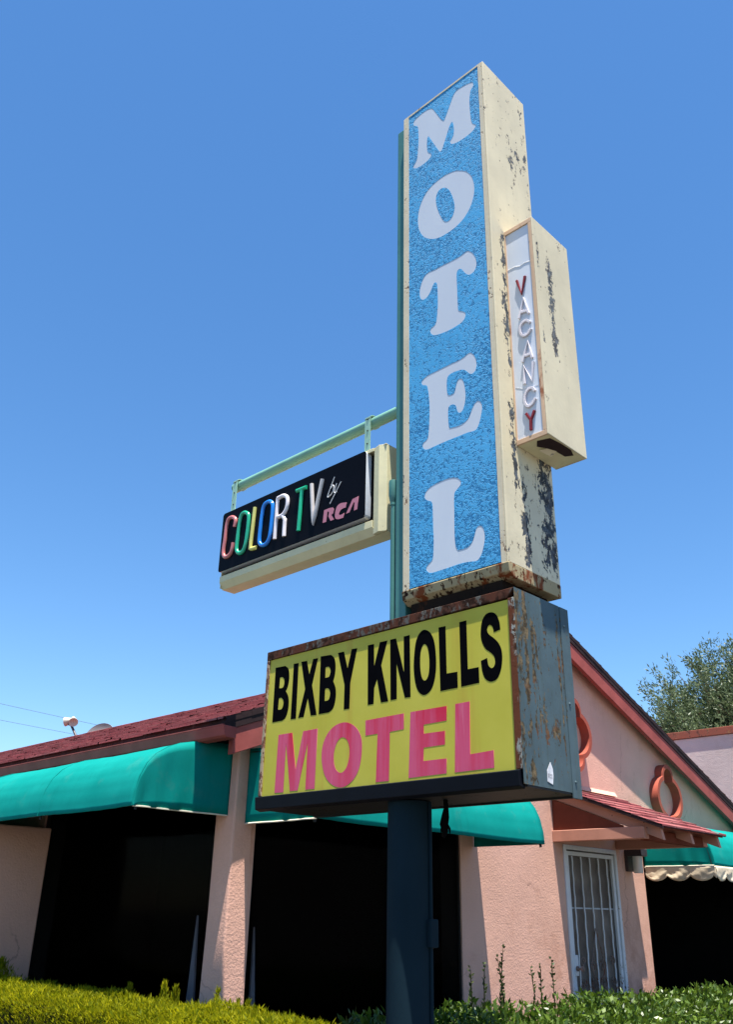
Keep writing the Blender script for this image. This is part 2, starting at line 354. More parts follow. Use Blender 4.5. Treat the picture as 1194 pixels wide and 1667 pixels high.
    # foliage
    def leaf(name, a, b, rough, spec, trans, sc):
        t = NT(name)
        gi = t.n('ShaderNodeNewGeometry'); c = t.mix(gi.outputs['Random Per Island'], a, b)
        c = t.mix(t.ramp(t.noise(sc, 4), .35, .65, 0, .45), c, tuple(v*.55 for v in a))
        t.done(c, rough, spec); tr = t.n('ShaderNodeBsdfTranslucent'); t.l(c, tr.inputs[0])
        ms = t.n('ShaderNodeMixShader'); ms.inputs[0].default_value = trans; t.l(t.b.outputs[0], ms.inputs[1]); t.l(tr.outputs[0], ms.inputs[2]); t.l(ms.outputs[0], t.out.inputs[0])
        return t.m
    M['needle'] = leaf('yellow_green_needles', (.095, .135, .004), (.40, .365, .007), .6, .10, .45, 5)
    M['leaf'] = leaf('glossy_hedge_leaf', (.025, .062, .005), (.135, .210, .018), .42, .40, .25, 8)
    M['shoot'] = leaf('shoot_leaf', (.03, .045, .015), (.09, .11, .03), .5, .3, .25, 3)
    M['tree_leaf'] = leaf('olive_tree_leaf', (.045, .080, .032), (.145, .190, .090), .5, .35, .25, .9)
    M['twig_core'] = simple('twigs_and_dark_core', (.018, .020, .008), .95, .05, .3, 12, .6, 20)
    M['bark'] = simple('bark', (.10, .075, .055), .9, .1, .3, 8, .6, 30)
    M['coping'] = peeling('rust_red_coping', (.26, .07, .035), (.10, .03, .02), (.30, .13, .05), amount=.6, rustamt=.62)
    M['roof_grey'] = simple('grey_flat_roof', (.30, .29, .28), .9, .1)
    t = NT('concrete_ground'); c = t.mix(t.ramp(t.noise(.9, 8, .6), .3, .7), (.055, .053, .05), (.085, .082, .078)); c = t.mix(t.ramp(t.noise(60, 3), .5, .65, 0, .3), c, (.12, .115, .11)); M['concrete'] = t.done(c, .9, .2, t.bump(t.noise(80, 4), .2, .004))
    t = NT('asphalt'); c = t.mix(t.ramp(t.noise(.6, 8, .6), .3, .7), (.085, .083, .08), (.13, .127, .12)); M['asphalt'] = t.done(c, .9, .2, t.bump(t.noise(120, 3), .4, .004))
    M['soil'] = simple('planting_soil', (.09, .06, .04), .95, .1, .3, 6, .6, 20)
build_materials()

# ------------------------------------------------------------------ ground
def ground():
    g = MB(); g.poly([(-400, -400, 0), (400, -400, 0), (400, 400, 0), (-400, 400, 0)])
    tag(obj('ground', g, M['concrete']), kind='structure')
    r = MB(); r.poly([(6, -200, .004), (18, -200, .004), (18, 200, .004), (6, 200, .004)]); tag(obj('road', r, M['asphalt']), kind='structure')
    b = MB(); b.box(-3.95, -2.75, 3.0, 11.4, -.05, .06); b.box(-12, -2.75, 2.3, 3.0, -.05, .06); tag(obj('planting_bed', b, M['soil']), kind='structure')
ground()

# ------------------------------------------------------------------ motel building
XG, YF = -4.8, 3.72                     # gable wall plane, front wall plane
EAVE_Y, RIDGE_Y, RIDGE_Z, EAVE_Z = 3.48, 7.75, 4.34, 2.73
SL, SR = (RIDGE_Z-EAVE_Z)/(RIDGE_Y-EAVE_Y), .385
def roof_z(y): return RIDGE_Z - (RIDGE_Y-y)*SL if y < RIDGE_Y else RIDGE_Z - (y-RIDGE_Y)*SR
RIGHT_EAVE = 11.95
XR = -4.66                              # outer edge of the rake
XL = -20.0
B = thing('motel_building', (-8, 7.7, 0), 'salmon pink stucco motel with red shingle gable roof, dark windows and barred door', 'building')

def shingles(y0, y1, x0, x1, zf, run=.14, tab=.30, lift=.010):
    """overlapping courses of tabs, each a thin wedge whose butt edge stands proud of the course below"""
    mb = MB(); d = 1 if y1 > y0 else -1; n = int(abs(y1-y0)/run)
    for k in range(n+1):
        ya = y0 + d*k*run; yb = min(ya+run*1.0, y1) if d > 0 else max(ya-run, y1)
        if abs(yb-ya) < .01: continue
        x = x0 - (k % 2)*tab*.5 - random.random()*.05
        while x < x1:
            xa, xb = max(x, x0), min(x+tab-.008, x1)
            if xb-xa > .01:
                e = lift*random.uniform(.6, 1.5); j = random.uniform(-.012, .006)*d
                za, zb = zf(ya), zf(yb)
                p = [(xa, ya+j, za+e), (xb, ya+j, za+e+random.uniform(-.002, .002)), (xb, yb, zb+.001), (xa, yb, zb+.001)]
                q = [(xa, ya+j, za-.004), (xb, ya+j, za-.004)]
                if d < 0: p = [p[1], p[0], p[3], p[2]]; q = q[::-1]
                mb.poly(p); mb.poly([q[0], q[1], p[1], p[0]])
            x += tab
    return mb

def building():
    # walls
    gable = [[(YF, 0), (9.215, 0), (9.215, 2.46), (12.7, 2.46), (12.7, 2.52), (11.9, 2.655), (RIDGE_Y, 4.235), (YF, 2.72)], rect(3.90, 6.09, .75, 2.52), rect(7.655, 8.645, .10, 2.215)]
    obj('wall', plate('wall', gable, 'X+', XG, .2), M['stucco'], B)
    front = [[(XL, 0), (-5.001, 0), (-5.001, .75), (-7.40, .75), (-7.40, 2.54), (-5.001, 2.54), (-5.001, 2.70), (XL, 2.70)]]
    obj('wall', plate('wall', front, 'Y-', YF, .18), M['stucco'], B)
    back = MB(); back.box(XL, -5.01, 12.60, 12.76, 0, 2.5).box(XL, XL+.2, 3.92, 12.58, 0, 2.5); obj('wall', back, M['stucco'], B)
    wing = MB(); wing.box(-8.9, -7.25, 3.05, 3.717, 0, 2.175); obj('wing_wall', wing, M['stucco'], B, bevel=.012)
    # the stucco pier at the corner gets wider towards its foot
    pier = MB(); pier.prism([(-5.006, 3.716, 2.6), (-4.795, 3.716, 2.6), (-4.795, 3.885, 2.6), (-5.006, 3.885, 2.6)], (0, 0, -.001)); pier.v = []; pier.f = []
    a = [(-4.965, 3.712), (-4.792, 3.712), (-4.792, 3.865), (-4.965, 3.865)]; b = [(-5.03, 3.70), (-4.786, 3.70), (-4.786, 3.902), (-5.03, 3.902)]
    pier.v = [(x, y, 2.62) for x, y in a] + [(x, y, .0) for x, y in b]; pier.f = [(0, 1, 2, 3), (7, 6, 5, 4)] + [(4+k, 4+(k+1) % 4, (k+1) % 4, k) for k in range(4)]
    obj('pillar', pier, M['stucco'], B, bevel=.012)
    # rooms behind the openings, their unlit darkness put into near-black walls
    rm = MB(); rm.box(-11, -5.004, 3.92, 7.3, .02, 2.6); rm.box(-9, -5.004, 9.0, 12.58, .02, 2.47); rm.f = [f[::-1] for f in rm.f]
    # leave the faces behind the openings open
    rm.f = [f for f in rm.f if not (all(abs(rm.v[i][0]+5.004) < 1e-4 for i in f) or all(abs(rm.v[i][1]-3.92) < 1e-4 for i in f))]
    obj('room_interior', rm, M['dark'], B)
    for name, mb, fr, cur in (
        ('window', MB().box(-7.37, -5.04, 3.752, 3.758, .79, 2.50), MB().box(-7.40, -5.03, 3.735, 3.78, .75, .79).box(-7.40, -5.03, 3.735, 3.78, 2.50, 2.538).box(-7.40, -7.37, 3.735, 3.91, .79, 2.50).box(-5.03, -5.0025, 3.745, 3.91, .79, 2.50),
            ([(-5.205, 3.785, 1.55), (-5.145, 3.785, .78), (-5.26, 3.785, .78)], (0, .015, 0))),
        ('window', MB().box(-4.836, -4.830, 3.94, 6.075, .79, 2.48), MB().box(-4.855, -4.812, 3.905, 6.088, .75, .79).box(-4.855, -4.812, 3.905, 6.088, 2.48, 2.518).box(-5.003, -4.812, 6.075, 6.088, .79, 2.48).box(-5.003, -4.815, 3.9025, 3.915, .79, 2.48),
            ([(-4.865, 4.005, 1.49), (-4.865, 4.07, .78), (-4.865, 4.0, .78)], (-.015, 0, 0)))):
        w = obj(name, mb, M['glass'], B); obj('window_frame_and_dark_liner', fr, M['bronze'], w); obj('curtain', MB().prism(*cur), M['curtain'], w)  # side boxes of the frame also line the reveals, painting them into shade
    # roof: dark edged deck, shingle courses, ridge cap
    dk = MB(); e = .078
    dk.prism([(XL, EAVE_Y, roof_z(EAVE_Y)), (XL, RIDGE_Y, RIDGE_Z), (XL, RIGHT_EAVE, roof_z(RIGHT_EAVE)), (XL, RIGHT_EAVE, roof_z(RIGHT_EAVE)-e), (XL, RIDGE_Y, RIDGE_Z-e), (XL, EAVE_Y, roof_z(EAVE_Y)-e)], (XR-XL, 0, 0))
    rf = obj('roof', dk, M['roof_edge'], B)
    obj('shingles', shingles(EAVE_Y-.02, RIDGE_Y, XL, XR+.003, lambda y: roof_z(y)+.003), M['shingle'], rf)
    obj('shingles', shingles(RIGHT_EAVE+.02, RIDGE_Y, XL, XR+.003, lambda y: roof_z(y)+.003, lift=.016), M['shingle'], rf)
    cap = MB(); x = XL
    while x < XR:
        z = RIDGE_Z+.012+random.uniform(0, .008); cap.prism([(x, RIDGE_Y-.13, z-.048), (x, RIDGE_Y, z), (x, RIDGE_Y+.13, z-.048), (x, RIDGE_Y+.13, z-.06), (x, RIDGE_Y, z-.012), (x, RIDGE_Y-.13, z-.06)], (min(.3, XR-x), 0, 0)); x += .3
    obj('ridge_cap', cap, M['shingle'], rf)
    # ragged underlay along the rake edge
    rg = MB()
    for (ya, yb) in ((EAVE_Y, RIDGE_Y), (RIDGE_Y, RIGHT_EAVE)):
        y = ya
        while y < yb-.02:
            w = min(random.uniform(.10, .22), yb-y); o = random.uniform(.001, .005)
            rg.prism([(XR+.001, y, roof_z(y)-.03), (XR+.001, y+w, roof_z(y+w)-.03), (XR+.001, y+w, roof_z(y+w)+.012), (XR+.001, y, roof_z(y)+.012)], (o, 0, 0)); y += w
    obj('rake_edge', rg, M['roof_edge'], rf)
    # fascia boards on the gable, along the front eave, gutter
    fa = MB(); t0, t1 = .080, .250
    for (ya, yb) in ((3.555, RIDGE_Y), (RIDGE_Y, RIGHT_EAVE-.02)):
        fa.prism([(-4.715, ya, roof_z(ya)-t0), (-4.715, yb, roof_z(yb)-t0), (-4.715, yb, roof_z(yb)-t1), (-4.715, ya, roof_z(ya)-t1)], (.047, 0, 0))
    obj('rake_board', fa, M['trim'], B, bevel=.004)
    sf = MB().box(XL, -4.72, 3.497, 3.52, 2.60, 2.66); obj('fascia', sf, M['trim'], B)
    gt = MB(); pr = [(3.495, 2.660), (3.495, 2.588), (3.420, 2.588), (3.402, 2.600), (3.396, 2.626), (3.388, 2.650), (3.388, 2.662), (3.402, 2.662)]
    gt.prism([(XL, y, z) for y, z in pr], (-4.56-XL, 0, 0)); go = obj('gutter', gt, M['trim'], B, bevel=.003)
    lip = MB().box(XL, -4.565, 3.384, 3.394, 2.660, 2.667); obj('gutter_lip', lip, M['trim'], go)
    # flashing line where the porch roof meets the wall
    # porch roof over the door
    y0, y1, xe, xw, ze, zw = 7.50, 8.74, -3.70, -4.80, 2.325, 2.735
    def pz(x): return ze + (xe-x)/(xe-xw)*(zw-ze)
    dk = MB().prism([(xe, y0, ze-.026), (xw, y0, zw-.026), (xw, y0, zw), (xe, y0, ze)], (0, y1-y0, 0)); pr_ = obj('porch_roof', dk, M['beam_dark'], B)
    sh = MB(); n = 8
    for k in range(n):
        xa = xe+.025 - k*(xe+.025-xw)/n; xb = xe+.025 - (k+1)*(xe+.025-xw)/n; y = y0-.03-random.random()*.1
        while y < y1+.03:
            ya, yb = max(y, y0-.03), min(y+.28, y1+.03); ee = random.uniform(.010, .020)
            if yb-ya > .02:
                p = [(xa, ya, pz(xa)+ee), (xa, yb, pz(xa)+ee+random.uniform(-.003, .003)), (xb, yb, pz(xb)+.002), (xb, ya, pz(xb)+.002)]
                sh.poly(p); sh.poly([(xa, ya, pz(xa)+.001), (xa, yb, pz(xa)+.001), p[1], p[0]])
            y += .288
    obj('shingles', sh, M['shingle'], pr_)
    ed = MB(); ed.prism([(xe+.024, y0-.028, pz(xe+.024)-.024), (xw, y0-.028, zw-.024), (xw, y0-.028, zw+.010), (xe+.024, y0-.028, pz(xe+.024)+.010)], (0, .02, 0))
    ed.box(xe+.008, xe+.022, y0-.006, y1+.028, ze-.016, ze-.002); obj('drip_edge', ed, M['roof_edge'], pr_)
    fl = MB().prism([(XG+.002, 7.6, 2.745), (XG+.03, 7.6, 2.745), (XG+.002, 7.6, 2.79)], (0, 1.15, 0)); obj('flashing', fl, M['stucco'], pr_)
    for y in (7.535, 8.10, 8.665):
        r_ = MB(); h = .095
        r_.prism([(xe-.03, y, pz(xe-.03)-.028), (xw+.002, y, pz(xw)-.028), (xw+.002, y, pz(xw)-.028-h), (xe-.01, y, pz(xe-.01)-.028-h)], (0, .045, 0)); obj('rafter', r_, M['trim_pink'], pr_, bevel=.004)
    inf = MB().prism([(-4.795, 7.515, 2.324), (-4.07, 7.515, 2.324), (-4.07, 7.515, pz(-4.07)-.125), (-4.795, 7.515, pz(-4.795)-.125)], (0, .015, 0)); obj('side_infill', inf, M['beam_dark'], pr_)
    bm_ = MB().box(-3.955, -3.865, 7.585, 8.70, 2.215, 2.305); obj('beam', bm_, M['beam_dark'], pr_, bevel=.005)
    for y in (7.49, 8.66):
        ob = MB().box(XG+.002, -3.862, y, y+.09, 2.222, 2.322); obj('bracket_arm', ob, M['trim_pink'], pr_, bevel=.005)
    # barbed quatrefoil frames on the gable
    def quatrefoil(cy, cz, r=.365):
        def rad(a):
            best = .0
            for q, off, rr in ((0, .065, .235), (1, .245, .125), (2, .065, .235), (3, .245, .125)):
                d = (a-q*math.pi/2+math.pi) % (2*math.pi)-math.pi; disc = rr*rr-(off*math.sin(d))**2
                if disc >= 0 and off*math.cos(d)+math.sqrt(disc) > 0: best = max(best, off*math.cos(d)+math.sqrt(disc))
            return best
        N = 160; out = [(cy+rad(2*math.pi*k/N)*math.cos(2*math.pi*k/N), cz+rad(2*math.pi*k/N)*math.sin(2*math.pi*k/N)) for k in range(N)]
        inn = [(cy+(rad(2*math.pi*k/N)-.048)*math.cos(2*math.pi*k/N), cz+(rad(2*math.pi*k/N)-.048)*math.sin(2*math.pi*k/N)) for k in range(N)]
        obj('gable_ornament', plate('gable_ornament', [out, inn], 'X+', XG+.102, .100), M['ornament'], B, bevel=.004)
    quatrefoil(9.83, 2.83); quatrefoil(7.90, 3.27)
    # barred door
    dr = MB().box(-4.862, -4.832, 7.69, 8.61, .12, 2.185); door = obj('door', dr, M['screen'], B)
    f = MB(); f.box(-4.831, -4.786, 7.657, 7.700, .1, 2.213).box(-4.831, -4.786, 8.600, 8.643, .1, 2.213).box(-4.831, -4.786, 7.700, 8.600, 2.172, 2.213)
    obj('door_frame', f, M['white_metal'], door, bevel=.004)
    f = MB(); f.box(-4.828, -4.800, 7.708, 7.748, .14, 2.158).box(-4.828, -4.800, 8.552, 8.592, .14, 2.158).box(-4.828, -4.800, 7.748, 8.552, 2.122, 2.158).box(-4.828, -4.800, 7.748, 8.552, .14, .19)
    obj('gate_frame', f, M['white_metal'], door, bevel=.003)
    for k in range(5):
        y = 7.83 + k*.160; tw = [( -4.814+.0015*math.sin(z*40), y+.0025*math.cos(z*40), z) for z in np.linspace(.19, 2.118, 60)]
        obj('security_bar', MB().tube(tw, 0.0072, 6), M['white_metal'], door, smooth=True)
    obj('mid_rail', MB().box(-4.831, -4.824, 7.748, 8.552, 1.655, 1.668), M['grey_crack'], door)
    def scroll(cy, cz, s, flip):
        pts = []
        for k in range(26):
            a = k/25*2.6*math.pi; r_ = s*(1-.74*k/25); pts.append((-4.806, cy+flip*r_*math.cos(a), cz+r_*math.sin(a)))
        return pts
    for (cy, cz, s, fl_) in ((8.06, 1.17, .06, 1), (8.24, 1.17, .06, -1), (8.06, 1.02, .06, 1), (8.24, 1.02, .06, -1), (7.88, 1.21, .045, 1), (8.42, 1.21, .045, -1), (7.88, 1.03, .045, 1), (8.42, 1.03, .045, -1)):
        obj('scroll', MB().tube(scroll(cy, cz, s, fl_), .005, 6), M['rusty_iron'], door, smooth=True)
    for sgn in (-1, 1):
        dp = [(-4.806, 8.15+sgn*w, z-.07) for w, z in ((.004, 1.56), (.03, 1.48), (.075, 1.36), (.105, 1.26), (.09, 1.17), (.03, 1.13))]
        p, _ = smooth_path(dp, 5); obj('scroll', MB().tube(p, .0055, 6), M['rusty_iron'], door, smooth=True)
    lk = MB().box(-4.799, -4.788, 7.705, 7.775, 1.10, 1.27); obj('lock_plate', lk, M['white_metal'], door, bevel=.004)
    obj('handle', MB().lathe([(.0, 0), (.022, 0), (.022, .012), (.010, .02), (.010, .04), (.024, .05), (.020, .07), (0, .074)], (-4.788, 7.742, 1.16), (1, 0, 0), 12), M['rusty_iron'], door, smooth=True)
building()

# ------------------------------------------------------------------ awnings
PROF = [(.730, 0.0), (.722, .09), (.700, .18), (.660, .26), (.600, .325), (.52, .375), (.43, .41), (.32, .435), (.20, .448), (.08, .455), (.0, .457)]
def awning(label, place, length, hoop, zb, zk=1.0, valance=False):
    """place(s, offset, z) maps metres along the wall, metres out of it and height to the world"""
    o = place(length/2, 0, zb); t = thing('awning', o, label, 'awning', 'teal awnings on the motel')
    n = int(length/.06); mb = MB(); prof = []
    for (a, b), (c, d) in zip(PROF[:-1], PROF[1:]): prof += [(a+(c-a)*k/3, b+(d-b)*k/3) for k in range(3)]
    prof.append(PROF[-1]); L = len(prof)
    for i in range(n+1):
        s = length*i/n; sag = abs(math.sin(math.pi*s/hoop))**1.2
        for j, (a, b) in enumerate(prof):
            w = math.sin(math.pi*min(1, j/(L-1)))
            d = -.007*sag*w + .004*mnoise.noise((s*3, a*5, b*5+zb)) + .003*mnoise.noise((s*14, b*9, 3+zb))
            dip = -.007*sag*(1-j/(L-1))**3
            mb.v.append(tuple(place(s, max(0.002, a+d), zb+b*zk+dip+d*.6)))
    for i in range(n):
        for j in range(L-1): mb.f.append((i*L+j, i*L+j+1, (i+1)*L+j+1, (i+1)*L+j))
    cl = obj('canopy', mb, M['awning'], t, smooth=True, solid=.003)
    for s in (0.0, length):
        cp = MB(); K = 8
        for (a, b) in prof:
            for k in range(K+1):
                f = k/K; zz = zb + b*zk*(1-f); w = .005*mnoise.noise((a*6, zz*5, s))+.005*math.sin(a*40+zz*3)*f*(a > .3)
                cp.v.append(tuple(place(s+w, max(.002, a), zz)))
        for i in range(L-1):
            for k in range(K): cp.f.append((i*(K+1)+k, (i+1)*(K+1)+k, (i+1)*(K+1)+k+1, i*(K+1)+k+1))
        obj('end_panel', cp, M['awning'], t, smooth=True, solid=.003)
    hm = MB(); rag = lambda s: .004*mnoise.noise((s*7, 0, 5))
    pth = [place(0, .01, zb)] + [place(0, x, zb+rag(x)) for x in np.linspace(.1, .725, 7)]
    hm.tube(pth, .0055, 5)
    obj('hem', hm, M['hem'], t)
    k = 0
    while k*hoop <= length+.01:
        s = min(max(k*hoop, .004), length-.004)
        obj('seam', MB().tube([place(s, max(.003, a+.0015), zb+b*zk+.001) for a, b in prof], .0028, 5), M['awning'], t); k += 1
    fr = MB()
    k = 0
    while k*hoop <= length+.01:
        s = min(k*hoop, length-.02)+.01; fr.tube([place(s, max(.01, a-.03), zb+b*zk-.02) for a, b in PROF], .010, 6); k += 1
    fr.tube([place(.02, .695, zb+.012), place(length-.02, .695, zb+.012)], .010, 6)
    obj('frame', fr, M['bronze'], t)
    if valance:
        v = MB(); per = .235
        def strip(path_fn, total):
            N = int(total/.01); K = 7
            i0 = len(v.v)
            for i in range(N+1):
                s = total*i/N; drop = .085+.055*abs(math.sin(math.pi*s/per))**.6
                for k in range(K+1):
                    f = k/K; wv = (.003*math.sin(s*26.7+f*1.5)+.013*mnoise.noise((s*11+f*2.5, f*1.6, 2))+.006*mnoise.noise((s*30-f*4, f*3, 7)))*(.25+.75*f)
                    v.v.append(tuple(path_fn(s, wv, zb-.004-drop*f)))
            for i in range(N):
                for k in range(K): v.f.append((i0+i*(K+1)+k, i0+(i+1)*(K+1)+k, i0+(i+1)*(K+1)+k+1, i0+i*(K+1)+k+1))
        strip(lambda s, w, z: place(w, s, z), .735); strip(lambda s, w, z: place(s, .735+w, z), length)
        obj('valance', v, M['valance'], t, smooth=True, solid=.002)
    return t
awning('long teal barrel awning over the dark window left of the stucco pillar', lambda s, a, z: Vector((-4.865-s, YF-.004-a, z)), 4.8, 1.2, 2.152)
awning('teal barrel awning partly hidden behind the yellow sign, between pillar and door', lambda s, a, z: Vector((XG+.004+a*.96, 3.80+s, z)), 2.47, 1.235, 2.105, 1.05)
awning('teal awning with a cream scalloped valance beside the door lamp', lambda s, a, z: Vector((XG+.004+a*1.05, 9.235+s, z)), 3.2, 1.6, 2.085, 1.0, True)

# wall lamp beside the door
def wall_lamp():
    t = thing('wall_lamp', (XG, 8.88, 2.22), 'dark wall lamp with frosted glass jar beside the barred door', 'lamp')
    mb = MB().box(XG+.002, XG+.035, 8.82, 8.94, 2.02, 2.24).box(XG+.035, XG+.20, 8.815, 8.945, 2.165, 2.235); obj('bracket', mb, M['lamp_dark'], t, bevel=.006)
    obj('glass_shade', MB().lathe([(.0, .0), (.045, .0), (.048, .02), (.048, .135), (.05, .15), (.05, .16)], (XG+.115, 8.88, 2.005), n=16), M['lamp_glass'], t, smooth=True)
wall_lamp()

